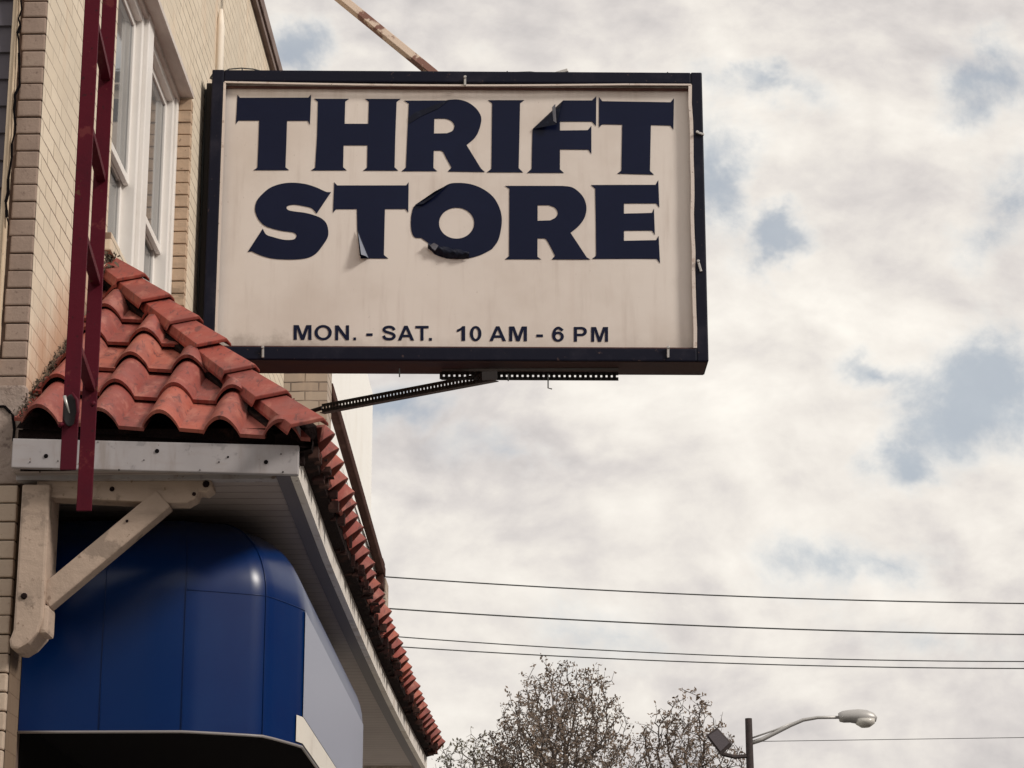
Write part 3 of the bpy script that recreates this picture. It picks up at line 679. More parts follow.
# moss and dead leaves where tiles meet the wall
def clump(name, pts, spread, n, s, label):
    b = MB()
    for i in range(n):
        c = random.choice(pts); q = Vector(c) + Vector((random.gauss(0, spread), random.gauss(0, spread), random.gauss(0, spread)))
        d = Vector((random.uniform(-1, 1), random.uniform(-1, 1), random.uniform(-.4, 1))).normalized(); e = d.orthogonal().normalized(); w = random.uniform(.4, 1) * s
        b.v += [tuple(q), tuple(q + d * w), tuple(q + d * w * .6 + e * w * .5), tuple(q + e * w * .5)]; k = len(b.v); b.f.append((k - 4, k - 3, k - 2, k - 1))
    return tag(b.build(name, m_moss), label, 'moss', kind='stuff')
mp_ = [hipP(-2.07, t, random.uniform(.02, .05)) for t in [i / 40 * .5 for i in range(40)]]
clump('moss', mp_, 0.008, 420, .017, 'dark dead moss packed between roof tiles and the brick wall')
clump('moss', [AP + Vector((-.005, -.12, .05)), AP + Vector((0, -.06, .06)), AP + Vector((0, -.17, -.02))], .018, 130, .035, 'small tuft of dry moss at the top of the tiled hip')

# ------------------------------------------------------------------ awning
aw = thing('shop_awning', (-1.5, 11, 3), 'glossy blue round cornered awning under the tiled roof', 'awning')
AX, AY0, AY1, AZ0, AZ1, RC, RT_ = -1.045, 9.50, 13.35, 3.03, 3.585, 0.42, 0.36
SCAL = 0.026
def outline(off):
    r = RC - off * .75
    pts = [(XF + .003, AY0 + off)]
    for i in range(1, 4): pts.append((XF + (AX - off - r - XF) * i / 4, AY0 + off))
    for i in range(11):
        a = R(-90 + 9 * i); r_ = r
        r = r_ - SCAL * math.sin(math.pi * ((i % 5) / 5 if i < 10 else 0)); pts.append((AX - off - r_ + r * math.cos(a), AY0 + off + r_ + r * math.sin(a))); r = r_
    for i in range(1, 6): pts.append((AX - off, AY0 + RC + (AY1 - AY0 - 2 * RC) * i / 6))
    for i in range(11):
        a = R(9 * i); pts.append((AX - off - r + r * math.cos(a), AY1 - off - r + r * math.sin(a)))
    pts.append((XF + .003, AY1 - off)); return pts
rows = [(0, AZ0), (0, AZ0 + .2), (0, AZ1)] + [(RT_ * (1 - math.cos(R(a))), AZ1 + RT_ * .98 * math.sin(R(a))) for a in range(8, 91, 8)]
b = MB(); OL = [[Vector((x, y, z)) for x, y in outline(o)] for o, z in rows]; K = len(OL[0])
for r_ in OL: b.v += [tuple(q) for q in r_]
fr_lo, fr_hi = 14, 19
for i in range(len(rows) - 1):
    for j in range(K - 1):
        b.f.append((i * K + j, i * K + j + 1, (i + 1) * K + j + 1, (i + 1) * K + j))
o_ = b.build('cover', m_awn, aw, smooth=True, auto=55)
# front panel, grazing sky reflection painted in as pale blue-grey; white strip below
def shell(z0, z1, j0, j1, off, mat, name):
    b = MB(); o = outline(-off); s = o[j0:j1 + 1]
    for x, y in s: b.v.append((x, y, z0))
    for x, y in s: b.v.append((x, y, z1))
    for x, y in s: b.v.append((x - .002, y + .0, z0))
    for x, y in s: b.v.append((x - .002, y + .0, z1))
    m = len(s)
    for i in range(m - 1): b.f += [(i, i + 1, m + i + 1, m + i)]
    b.f += [(i, 2 * m + i, 2 * m + i + 1, i + 1) for i in range(m - 1)]; b.f += [(m + i, m + i + 1, 3 * m + i + 1, 3 * m + i) for i in range(m - 1)]
    return b.build(name, mat, aw, smooth=True, auto=40)
shell(AZ0 + .125, AZ1 - .003, 14, 27, .004, m_awnfront, 'front_panel')
shell(AZ0 + .015, AZ0 + .12, 13, 22, .005, m_awntrim, 'white_strip')
# frame lip along the bottom, and seams
b = MB(); b.tube([Vector((x, y, AZ0)) for x, y in outline(-.003)], .0055, 6); b.build('bottom_rail', MT('awning_rail', (0.25, 0.23, 0.23), 0.4).m, aw, smooth=True)
b = MB()
for j in (4, 9, 2):
    pts = [OL[i][j] + (OL[i][j] - Vector((-1.7, 10.4, OL[i][j].z))).normalized() * .002 for i in range(0, len(rows) - 1)]
    b.tube(pts, .0014, 6)
b.build('seam', m_awn, aw, smooth=True)
b = MB(); b.tube([OL[2][j] + Vector((0.001, -.001, 0)) for j in range(4, 15)], .0014, 6); b.build('seam', m_awn, aw, smooth=True)
b = MB(); o = outline(.03); b.v = [(x, y, AZ0 + .05) for x, y in o]; b.f = [tuple(range(len(o)))]; b.build('awning_ceiling', m_black, aw)  # black sheet standing in for the shade inside the awning

# ------------------------------------------------------------------ projecting sign
SA, SB = Vector((-2.03, 13.40, 0)), Vector((0.84, 13.50, 0)); SU = (SB - SA).normalized(); SN = Vector((SU.y, -SU.x, 0))   # SN faces the camera
SZ0, SZ1 = 5.727, 7.503; SW = (SB - SA).length
def S(px, py, off=0.0):                             # a point of the sign face, moved 'off' out along its normal
    d = ray(px, py); t = (SA - CAM).dot(SN) / d.dot(SN); return CAM + d * t + SN * off
def SR(px, py, off=0.0):                            # the same on the recessed face panel
    d = ray(px, py); t = (SA + SN * PO - CAM).dot(SN) / d.dot(SN); return CAM + d * t + SN * off
PO = -0.045
def SP(u, v, off=0.0): return SA + SU * u + Vector((0, 0, v)) + SN * off
sg = thing('thrift_store_sign', SP(SW / 2, SZ0), 'large projecting sign box reading THRIFT STORE in peeling navy letters', 'sign')
def sbar(b, u0, u1, v0, v1, o0, o1):
    n = len(b.v); b.v += [tuple(SP(u, v, o)) for o in (o1, o0) for u, v in ((u0, v0), (u1, v0), (u1, v1), (u0, v1))]
    b.f += [tuple(n + i for i in q) for q in ((0, 1, 2, 3), (7, 6, 5, 4), (0, 4, 5, 1), (1, 5, 6, 2), (2, 6, 7, 3), (3, 7, 4, 0))]
DP = 0.26; fw = 0.070
b = MB(); sbar(b, 0.012, SW - .012, SZ0 + .012, SZ1 - .012, -DP, -0.065); b.build('cabinet', m_navy, sg, bevel=.006)
b = MB()
sbar(b, 0, fw, SZ0, SZ1, -DP - .012, 0); sbar(b, SW - fw + .004, SW, SZ0, SZ1, -DP - .012, 0)
sbar(b, fw, SW - fw + .004, SZ1 - .072, SZ1 - .001, -DP - .012, -.001); sbar(b, fw, SW - fw + .004, SZ0 + .001, SZ0 + .078, -DP - .012, -.001)
b.build('frame', m_navy, sg, bevel=.008)
b = MB(); sbar(b, .01, SW - .01, SZ0 - .004, SZ0 + .0, -DP, -.012); b.build('underside', m_under, sg)
# slightly ballooned face
PO = -0.045
PU0, PU1, PV0, PV1 = fw - .004, SW - fw + .008, SZ0 + .074, SZ1 - .068
def po(u, v):
    a = (u - PU0) / (PU1 - PU0); c = (v - PV0) / (PV1 - PV0)
    return PO + .004 * math.sin(math.pi * min(max(a, 0), 1)) * math.sin(math.pi * min(max(c, 0), 1)) + .0012 * math.sin(a * 23) * math.sin(c * 5)
b = MB(); nu, nv = 80, 40
for j in range(nv + 1):
    for i in range(nu + 1):
        u = PU0 + (PU1 - PU0) * i / nu; v = PV0 + (PV1 - PV0) * j / nv; b.v.append(tuple(SP(u, v, po(u, v))))
for j in range(nv):
    for i in range(nu): n = j * (nu + 1) + i; b.f.append((n, n + 1, n + nu + 2, n + nu + 1))
b.build('face_panel', m_panel, sg, smooth=True)
# retainers
b = MB()
def wavy(pts, w, h, off):
    for i in range(len(pts) - 1): b.bar(pts[i], pts[i + 1], w, h, up=SN)
vs_ = [SZ0 + .08 + i * (SZ1 - SZ0 - .16) / 14 for i in range(15)]
wavy([SP(SW - fw - .002 + random.uniform(-.004, .004), v, -.004) for v in vs_], .020, .010, 0)
wavy([SP(fw + .006, v, -.004) for v in vs_], .014, .010, 0)
wavy([SP(fw + .005 + (SW - 2 * fw) * i / 14, SZ1 - .080 - .016 * math.sin(math.pi * min(1, i / 14 * 1.15)) * .8, -.002) for i in range(15)], .010, .010, 0)
b.build('retainer', m_strip, sg)
b = MB(); sbar(b, fw, SW - fw, SZ0 + .078, SZ0 + .086, -.04, -.015); b.build('rusty_retainer_and_shade', m_rust, sg)
b = MB(); sbar(b, fw + .01, SW - fw - .01, SZ1 - .104, SZ1 - .090, -.040, -.03); b.build('rusty_retainer_and_shade', m_rust, sg)  # maroon recess strip, also paints in the shadow cast by the trim
b = MB(); sbar(b, -.045, -.012, SZ0 - .1, SZ1 - .03, -DP - .02, -.13); b.build('wall_angle', m_steel, sg, bevel=.004)
b = MB(); b.tube([SP(-.052 + .004 * math.sin(i), SZ1 - .06 - i * .1, -.16) for i in range(17)], .009, 6); b.build('side_cable', m_wire, sg, smooth=True)
for px, py, dx, dy in ((465, 78, 0, 8), (263, 348, 0, 10), (668, 348, 0, 10), (697, 133, 7, 2), (698, 262, 3, 10)):
    b = MB(); q = S(px, py, .008); q2 = S(px + dx, py + dy, .006); b.bar(q, q2, .013, .012, up=SN); b.tube([q + SN * .004, q + SN * .014], .009, 7); b.build('clip', m_clip, sg, bevel=.002)

# --- letters traced in shape; they lie on the face
def smooth_poly(pts): return pts
def flat(name, polys, mat, off=.0016, th=.0014, shade=False):
    # polys: list of (outer, [holes]) in face points
    me = None
    bm = bmesh.new()
    for outer, holes in polys:
        es = []
        for loop in [outer] + holes:
            vs2 = [bm.verts.new((q[0], q[1], 0)) for q in loop]
            for i in range(len(vs2)): es.append(bm.edges.new((vs2[i], vs2[(i + 1) % len(vs2)])))
        bmesh.ops.triangle_fill(bm, use_beauty=True, edges=es)
    bm.faces.ensure_lookup_table()
    ext = bmesh.ops.extrude_face_region(bm, geom=bm.faces[:])
    for v in [g for g in ext['geom'] if isinstance(g, bmesh.types.BMVert)]: v.co.z = 1
    for v in bm.verts:
        q = SR(v.co.x, v.co.y); uv_ = (q - SA); u = uv_.dot(SU); w = q.z
        v.co = SP(u, w, po(u, w) + off + (th if v.co.z > .5 else 0))
    bmesh.ops.recalc_face_normals(bm, faces=bm.faces)
    me = bpy.data.meshes.new(name); bm.to_mesh(me); bm.free()
    return link(name, me, mat, sg)
def cr_(o, s=8.533): return lambda pts: [(o[0] + x / s, o[1] + y / s) for x, y in pts]
def ell(cx, cy, rx, ry, n=40): return [(cx + rx * math.cos(2 * math.pi * i / n), cy + ry * math.sin(2 * math.pi * i / n)) for i in range(n)]
def cat(pts, n=5):                                  # closed Catmull-Rom; points marked sharp (3rd item) keep their corner
    out = []; K = len(pts)
    for i in range(K):
        p0, p1, p2, p3 = pts[i - 1], pts[i], pts[(i + 1) % K], pts[(i + 2) % K]
        if len(p1) > 2: p0 = p1
        if len(p2) > 2: p3 = p2
        if len(p1) > 2 and len(p2) > 2: out.append(p1[:2]); continue
        for k in range(n):
            t = k / n
            out.append(tuple(0.5 * ((2 * p1[a]) + (-p0[a] + p2[a]) * t + (2 * p0[a] - 5 * p1[a] + 4 * p2[a] - p3[a]) * t * t + (-p0[a] + 3 * p1[a] - 3 * p2[a] + p3[a]) * t ** 3) for a in (0, 1)))
    return out
c = cr_((230, 90))
flat('letter', [(c([(63, 42), (85, 67), (668, 67), (692, 40), (688, 170), (682, 300), (664, 265), (487, 265), (481, 470), (474, 662), (505, 686), (200, 686), (234, 665), (242, 470), (249, 262), (72, 262), (50, 292), (57, 170)]), [])], m_letter)
c = cr_((310, 90))
flat('letter', [(c([(36, 77), (333, 77), (301, 101), (296, 290), (497, 290), (502, 101), (470, 77), (773, 77), (739, 103), (728, 400), (722, 662), (752, 691), (453, 691), (487, 665), (490, 475), (287, 475), (283, 662), (314, 689), (8, 689), (44, 665), (60, 400), (68, 103)]), [])], m_letter)
c = cr_((400, 90))
s1 = 1
flat('letter', [(c(cat([(36, 92, s1), (390, 92, s1), (440, 84), (500, 84), (575, 105), (640, 150), (682, 205), (694, 255), (682, 320), (662, 375, s1), (630, 420), (568, 473, s1), (640, 590, s1), (690, 672, s1), (724, 703, s1), (408, 699, s1), (439, 665, s1), (395, 585), (365, 530), (335, 520, s1), (288, 520, s1), (285, 668, s1), (318, 696, s1), (13, 696, s1), (50, 665, s1), (62, 400, s1), (75, 118, s1)])),
                 [c(cat([(293, 247, s1), (385, 247, s1), (430, 262), (458, 290), (463, 318), (447, 352), (400, 372, s1), (290, 374, s1)]))])], m_letter)
flat('peeled_fold', [(c([(75, 235), (130, 195), (300, 130), (420, 88), (330, 160), (180, 228), (80, 290)]), [])], m_flap, .004, .003)
c = cr_((480, 90))
flat('letter', [(c([(68, 88), (378, 88), (342, 115), (336, 400), (330, 670), (368, 706), (58, 706), (97, 675), (100, 400), (103, 115)]), [])], m_letter)
flat('letter', [(c([(712, 91), (955, 91), (992, 55), (990, 310), (955, 272), (682, 272), (682, 348), (920, 345), (950, 308), (950, 548), (925, 512), (682, 510), (682, 680), (716, 710), (402, 710), (440, 675), (443, 500), (447, 342)]), [])], m_letter)
def flap(pts, name='peeled_fold', mat=m_flap):      # lifted sheet: (px, py, lift)
    b = MB(); b.v = [tuple(SR(x, y, o)) for x, y, o in pts]; k = len(pts); b.f = [(0, i, i + 1) for i in range(1, k - 1)]; return b.build(name, mat, sg)
cc = lambda x, y, o, og=(480, 90): (og[0] + x / 8.533, og[1] + y / 8.533, o)
flap([cc(447, 340, .012), cc(712, 92, .012), cc(690, 150, .035), cc(655, 320, .05), cc(600, 300, .02)])
flap([cc(612, 170, .04), cc(640, 150, .055), cc(650, 315, .06), cc(625, 290, .045)], mat=m_flapl)
c = cr_((570, 90))
flat('letter', [(c([(247, 62), (275, 97), (858, 106), (887, 72), (882, 340), (855, 305), (690, 300), (682, 692), (716, 724), (402, 716), (438, 690), (445, 297), (275, 295), (246, 322)]), [])], m_letter)
c = cr_((240, 178))
flat('letter', [(c(cat([(778, 122, s1), (735, 120), (650, 82), (560, 54), (450, 42), (350, 52), (260, 84), (195, 135), (145, 195), (128, 260), (138, 315), (165, 365), (210, 408), (270, 432), (350, 452), (445, 465), (476, 480), (482, 502), (466, 522), (430, 530), (370, 528), (290, 508), (225, 485), (195, 435, s1), (66, 634, s1), (100, 628, s1), (170, 660), (260, 686), (360, 696), (480, 696), (580, 682), (650, 645), (700, 585), (745, 515), (754, 460), (740, 395), (700, 350), (640, 322), (560, 300), (470, 288), (415, 277), (398, 258), (412, 238), (470, 230), (560, 245), (615, 262), (654, 306, s1), (715, 215, s1)])), [])], m_letter)
c = cr_((325, 178))
flat('letter', [(c([(79, 38), (104, 66), (694, 66), (714, 38), (711, 298), (688, 268), (512, 268), (507, 470), (503, 660), (540, 690), (305, 690), (275, 440), (272, 268), (95, 268), (68, 300)]), [])], m_letter)
cc2 = lambda x, y, o: cc(x, y, o, (325, 178))
flap([cc2(276, 440, .012), cc2(375, 690, .010), cc2(345, 692, .035), cc2(300, 688, .045)])
flap([cc2(284, 480, .02), cc2(370, 688, .014), cc2(350, 690, .05), cc2(312, 680, .055)], mat=m_flapl)
c = cr_((400, 178))
flat('letter', [(c(cat([(480, 45), (600, 55), (710, 98), (795, 165), (848, 255), (869, 350), (860, 450), (835, 540), (785, 610, s1), (680, 662), (550, 692), (400, 690, s1), (300, 655), (250, 600, s1), (250, 562, s1), (180, 515, s1), (125, 508), (98, 455), (93, 360), (108, 270), (130, 235, s1), (200, 205), (300, 135), (400, 62)])), [c(ell(483, 388, 150, 132))])], m_letter)
cc3 = lambda x, y, o: cc(x, y, o, (400, 178))
import itertools
cr_pts = []
b = MB(); gx_, gy_ = 22, 6
for j in range(gy_ + 1):
    for i in range(gx_ + 1):
        a = i / gx_; t = j / gy_
        x = 238 + (590 - 238) * a; ytop = 562 + 70 * a; ybot = 610 + 92 * math.sin(min(1, a * 1.5) * math.pi / 2) - 10 * a
        y = ytop + (ybot - ytop) * t
        q = cc3(x, y, .010 + .026 * math.sin(math.pi * t) + .006 * math.sin(a * 19 + t * 7) + .004 * math.sin(a * 41 - t * 11)); b.v.append(tuple(SR(q[0], q[1], q[2])))
for j in range(gy_):
    for i in range(gx_): n = j * (gx_ + 1) + i; b.f.append((n, n + 1, n + gx_ + 2, n + gx_ + 1))
b.build('crumpled_fold', m_flap, sg, smooth=True)
flap([cc3(250, 595, .03), cc3(290, 575, .045), cc3(330, 600, .05), cc3(300, 640, .04)], 'crumpled_fold', m_flapl)
flap([cc3(125, 238, .012), cc3(180, 205, .02), cc3(300, 128, .03), cc3(420, 58, .012), cc3(300, 170, .035), cc3(200, 235, .03)])
c = cr_((490, 178))
flat('letter', [(c(cat([(128, 70, s1), (620, 70, s1), (700, 82), (765, 128), (808, 190), (823, 265), (806, 340), (760, 408), (687, 470, s1), (825, 678, s1), (857, 697, s1), (527, 697, s1), (555, 665, s1), (485, 535), (450, 519, s1), (405, 518, s1), (405, 675, s1), (437, 697, s1), (127, 697, s1), (162, 670, s1), (165, 95, s1)])),
                 [c(cat([(406, 235, s1), (500, 235, s1), (552, 255), (578, 297), (562, 337), (515, 364, s1), (406, 368, s1)]))])], m_letter)
c = cr_((570, 178))
flat('letter', [(c([(178, 62), (730, 60), (753, 20), (762, 252), (735, 219), (460, 220), (460, 306), (700, 300), (716, 263), (724, 488), (700, 451), (460, 452), (460, 538), (735, 532), (756, 495), (768, 730), (740, 692), (187, 692), (222, 665), (220, 400), (214, 92)]), [])], m_letter)
# --- opening hours, plain bold capitals
def arc(cx, cy, rx, ry, a0, a1, n=10): return [(cx + rx * math.cos(R(a0 + (a1 - a0) * i / n)), cy + ry * math.sin(R(a0 + (a1 - a0) * i / n))) for i in range(n + 1)]
def stroke(pts, w):
    c_ = [(x, y, 0) for x, y in pts]; l_, r_ = [], []
    P_ = []
    for i in range(len(pts) - 1):
        p0, p1, p2, p3 = pts[max(i - 1, 0)], pts[i], pts[i + 1], pts[min(i + 2, len(pts) - 1)]
        for k in range(4):
            t = k / 4; P_.append(tuple(.5 * (2 * p1[a] + (-p0[a] + p2[a]) * t + (2 * p0[a] - 5 * p1[a] + 4 * p2[a] - p3[a]) * t * t + (-p0[a] + 3 * p1[a] - 3 * p2[a] + p3[a]) * t ** 3) for a in (0, 1)))
    P_.append(pts[-1])
    for i, q in enumerate(P_):
        a_, b_ = P_[max(i - 1, 0)], P_[min(i + 1, len(P_) - 1)]; dx, dy = b_[0] - a_[0], b_[1] - a_[1]; n_ = math.hypot(dx, dy) or 1
        l_.append((q[0] - dy / n_ * w / 2, q[1] + dx / n_ * w / 2)); r_.append((q[0] + dy / n_ * w / 2, q[1] - dx / n_ * w / 2))
    return l_ + r_[::-1]
G = {'M': [([(0, 0), (0, 1), (.27, 1), (.46, .32), (.65, 1), (.92, 1), (.92, 0), (.75, 0), (.75, .78), (.55, 0), (.37, 0), (.17, .78), (.17, 0)], [])],
     'N': [([(0, 0), (0, 1), (.2, 1), (.62, .33), (.62, 1), (.8, 1), (.8, 0), (.61, 0), (.18, .66), (.18, 0)], [])],
     'A': [([(0, 0), (.37, 1), (.57, 1), (.95, 0), (.75, 0), (.665, .225), (.275, .225), (.195, 0)], [[(.33, .39), (.61, .39), (.47, .77)]])],
     'T': [([(0, 1), (.82, 1), (.82, .83), (.505, .83), (.505, 0), (.315, 0), (.315, .83), (0, .83)], [])],
     'P': [([(0, 0), (0, 1), (.45, 1)] + arc(.46, .69, .32, .31, 85, -85) + [(.45, .38), (.19, .38), (.19, 0)], [[(.19, .84), (.42, .84)] + arc(.43, .69, .155, .15, 80, -80) + [(.42, .54), (.19, .54)]])],
     '1': [([(.42, 0), (.42, 1), (.28, 1), (.18, .87), (0, .76), (0, .60), (.12, .65), (.23, .73), (.23, 0)], [])],
     'O': [(arc(.5, .5, .5, .52, 0, 351, 39), [arc(.5, .5, .31, .355, 0, 351, 39)])],
     '0': [(arc(.33, .5, .33, .515, 0, 351, 39), [arc(.33, .5, .145, .36, 0, 351, 39)])],
     'S': [(stroke([(.725, .70), (.62, .86), (.42, .915), (.2, .86), (.12, .73), (.2, .605), (.42, .525), (.64, .43), (.725, .28), (.63, .135), (.42, .085), (.2, .135), (.085, .31)], .175), [])],
     '6': [(arc(.34, .33, .33, .345, 0, 351, 39), [arc(.34, .33, .15, .19, 0, 351, 39)]), (stroke([(.09, .33), (.10, .58), (.20, .83), (.38, .925), (.60, .74)], .17), [])],
     '.': [([(0, 0), (0, 1), (1, 1), (1, 0)], [])], '-': [([(0, 0), (0, 1), (1, 1), (1, 0)], [])]}
WD = {'M': .92, 'N': .8, 'A': .95, 'T': .82, 'P': .78, '1': .42, 'O': 1, '0': .66, 'S': .82, '6': .67, '.': 1, '-': 1}
for g_, xa, xb, yb, yt in (('M', 82, 190, 0, 0), ('O', 208, 312, 0, 0), ('N', 332, 416, 0, 0), ('.', 442, 458, 0, 0), ('-', 520, 558, 0, 0), ('S', 614, 698, 0, 0), ('A', 710, 808, 0, 0), ('T', 815, 895, 0, 0), ('.', 897, 915, 0, 0),
                           ('1', 1065, 1115, 0, 0), ('0', 1143, 1213, 0, 0), ('A', 1261, 1361, 0, 0), ('M', 1379, 1487, 0, 0), ('-', 1543, 1583, 0, 0), ('6', 1638, 1709, 0, 0), ('P', 1769, 1848, 0, 0), ('M', 1873, 1975, 0, 0)):
    x0, x1 = 280 + xa / 6.02, 280 + xb / 6.02
    base = 339.9 + (x0 - 293) * .0065; top = base - 14.7
    if g_ == '.': top = base - 2.7
    if g_ == '-': base, top = base - 4.3, base - 6.9
    for n_, (o_, h_) in enumerate(G[g_]):
        mp2 = lambda pts: [(x0 + x / WD[g_] * (x1 - x0), base - y * (base - top)) for x, y in pts]
        flat('hours_letter', [(mp2(o_), [mp2(h) for h in h_])], m_letter, .0016 + .0006 * n_, .001)
# slotted angle bar below the sign and the diagonal strut back to the wall
def slotted(b, a, c2, w, up, slot=.030, hole=.011):
    a, c2 = Vector(a), Vector(c2); d = (c2 - a); n_ = int(d.length / slot); d.normalize(); e = d.cross(Vector(up)).normalized(); u = e.cross(d)
    # two rails with cross pieces between, leaving real holes
    for s_ in (-1, 1): b.bar(a + u * s_ * (w / 4 + .003), c2 + u * s_ * (w / 4 + .003), .003, w / 2 - .006, up=u)
    for i in range(n_ + 1):
        q = a + d * i * slot; b.bar(q - d * (slot - hole) / 2, q + d * (slot - hole) / 2, .003, w - .01, up=u)
b = MB(); hA = S(440, 369); hB = S(619, 371)
ba = Vector((hA.x, hA.y + .15, SZ0 - .046)); bb_ = Vector((hB.x, hB.y + .15, SZ0 - .046))
slotted(b, ba, bb_, .052, (0, 0, 1)); b.box(ba.x, bb_.x, ba.y + .0, ba.y + .045, SZ0 - .006, SZ0 - .003); b.build('slotted_angle', m_steel, sg)
b = MB(); da = at(496, 375, 13.50); dbb = at(322, 408, 14.6)
slotted(b, da, dbb, .050, (0, -.2, 1)); d_ = (dbb - da)
b.bar(da + Vector((0, .02, -.028)), dbb + Vector((0, .02, -.028)), .04, .004); b.build('slotted_strut', m_steel, sg)
b = MB(); b.bar(at(482, 376, 13.48), at(497, 375.5, 13.48), .01, .05); b.build('strut_plate', m_steel, sg)
b = MB(); dq = dbb; b.tube([dbb, Vector((-2.1, dbb.y + .25, dbb.z - .12))], .014, 8); b.build('strut_end', m_steel, sg)
b = MB()
for px, y0_, y1_ in ((399, 366, 375), (508, 372, 379), (548, 372, 386)):
    q = S(px, y0_); q2 = S(px, y1_); pts = [q + Vector((0, .04, 0)), q2 + Vector((0, .04, 0))]
    if px == 548: pts.append(S(px + 4, y1_ + 1) + Vector((0, .04, 0)))
    b.tube(pts, .004, 5); b.build('hanging_wire', m_wire, sg); b = MB()
# stay from the top of the sign up to the wall
b = MB(); sa = S(441, 71) + Vector((0, .10, -.02)); sb2 = at(340, -2, sa.y + .25); dd = (sb2 - sa); sb3 = sa + dd * ((-2.1 - sa.x) / dd.x)
b.bar(sa, sb3, .045, .056, up=(0, -1, .3)); b.build('stay', m_stay, sg, bevel=.003)
# cables and scraps lying on the top edge
b = MB()
def loopw(pts, r=.005): b = MB(); b.tube([S(x, y) + Vector((0, .06, 0)) for x, y in pts], r, 5); b.build('top_cable', m_wire, sg)
loopw([(214, 76), (209, 74), (213, 68)], .007)
loopw([(220, 69), (228, 65), (240, 64), (252, 65), (264, 68), (272, 70)], .004)
loopw([(498, 71), (515, 68.5), (530, 68), (548, 70), (560, 71), (585, 70.5), (610, 72), (640, 71.5), (670, 72)], .005)
loopw([(507, 72), (507, 67)], .004); loopw([(668, 73), (668, 68)], .004); loopw([(241, 69), (241, 64)], .004)
b = MB(); q = S(556, 70); q2 = S(568, 66.5); b.bar(q + Vector((0, .06, 0)), q2 + Vector((0, .06, 0)), .03, .022); b.build('loose_scrap', m_clip, sg, bevel=.005)

# ------------------------------------------------------------------ red ladder
ld = thing('drop_ladder', (-1.6, 8.1, 3.6), 'dark red steel drop ladder hanging in front of the tiled roof', 'ladder')
YA, YB_ = 7.90, 8.38; LW = .053
ca_ = at(68, 470, YA); cb3 = at(88, 511, YB_)
TOPZ = 8.0
xr0, xr1 = ca_.x, cb3.x - .014
b = MB(); b.box(xr0 - LW / 2, xr0 + LW / 2, YA - .006, YA + .006, ca_.z, TOPZ); b.build('rail', m_red, ld, bevel=.002)
b = MB(); b.box(xr1 - LW / 2, xr1 + LW / 2, YB_ - .006, YB_ + .006, cb3.z, TOPZ); b.build('rail', m_red, ld, bevel=.002)
zr = at(100, 388, YB_).z
b0 = MB()
for i in range(11):
    z = zr + i * .395
    b = MB(); b.bar((xr0 + .006, YA + .007, z), (xr1 + .002, YB_ - .007, z), .034, .026, up=(0, 0, 1)); b.build('rung', m_red, ld, bevel=.002)
b = MB(); q = at(70, 410, YA - .02)
b.prism([Vector((q.x + .024 * math.cos(a), q.y, q.z + .055 * math.sin(a))) for a in [2 * math.pi * i / 20 for i in range(20)]], (0, .010, 0)); b.build('latch_plate', m_dark, ld, bevel=.003)
b = MB(); b.tube([at(64.5, 396, YA - .03), at(66, 402, YA - .03), at(69.5, 413, YA - .03)], [.006, .005, .002], 7); b.build('latch_highlight', m_clip, ld, smooth=True)  # pale sliver standing in for the white highlight on the latch
b = MB(); b.tube([at(72, 393, YA - .028), at(77, 400, YA - .028), at(78, 412, YA - .028), at(75, 424, YA - .028)], [.004, .006, .006, .004], 7); b.build('latch_arm', m_red, ld, smooth=True); b = MB(); b.tube([at(60, 424, YA - .02), at(62, 426, YA - .02)], .01, 7); b.build('bolt', m_red, ld, smooth=True); b = MB(); b.tube([at(92, 403, YB_ - .05), at(94, 405, YB_ - .05)], .011, 7); b.build('bolt', m_red, ld, smooth=True)

# ------------------------------------------------------------------ power lines
for i, (ya, ym, yb, r, lab) in enumerate(((577, 595, 603.5, .0075, 'topmost overhead wire crossing the sky right of the roof'),
                                     (608.5, 626, 634.5, .008, 'second overhead wire from the top crossing the sky'),
                                     (636, 655, 661.5, .0062, 'third overhead wire from the top crossing the sky'),
                                     (646, 662.5, 668.5, .0065, 'lowest of the four long overhead wires right of the roof'))):
    b = MB(); pts = []
    for k in range(-2, 31):
        t = k / 16; x = 388 + (1024 - 388) * t
        # quadratic through the three heights
        y = ya * (1 - t) * (1 - 2 * t) + ym * 4 * t * (1 - t) + yb * t * (2 * t - 1)
        if t > 1: y = yb + (yb - ym) * 1.1 * (t - 1) - (t - 1) ** 2 * 6
        pts.append(at(x, y, 27.0))
    b.tube(pts, r, 6); tag(b.build('overhead_wire', m_wire, smooth=True), lab, 'wire', 'utility wires crossing the sky')
b = MB(); b.tube([at(752 + i * 34, 741.5 - i * .5 + .0, 50.1) for i in range(12)], .007, 5); tag(b.build('overhead_wire', m_wire), 'faint thin wire running right from the street lamp pole', 'wire')

# ------------------------------------------------------------------ street lamp and floodlight
LY = 50.0
lp = thing('street_lamp', (at(749, 768, LY).x, LY, 0), 'dark pole street lamp with curved grey arm and cobra head', 'street lamp')
b = MB(); q = at(748.5, 718.5, LY); b.tube([(q.x + .03, LY, -.15), (q.x + .02, LY, 5), (q.x, LY, q.z)], [.13, .10, .072], 10); b.build('pole', m_pole, lp, smooth=True, auto=40)
b = MB(); b.tube([at(x, y, LY) for x, y in ((751, 743), (762, 739.5), (775, 733), (790, 725.5), (803, 720), (818, 717.5), (842, 717.3))], [.045, .045, .042, .04, .037, .034, .032], 8); b.tube([at(x, y, LY) for x, y in ((752, 738), (775, 730), (792, 723))], .018, 6); b.build('arm', m_lampm, lp, smooth=True)
b = MB(); hp = [(839, 717.5, .09), (843, 716.8, .12), (850, 716.2, .13), (858, 716.6, .15), (866, 717.3, .15), (873, 718.4, .11), (876.5, 719.5, .05)]
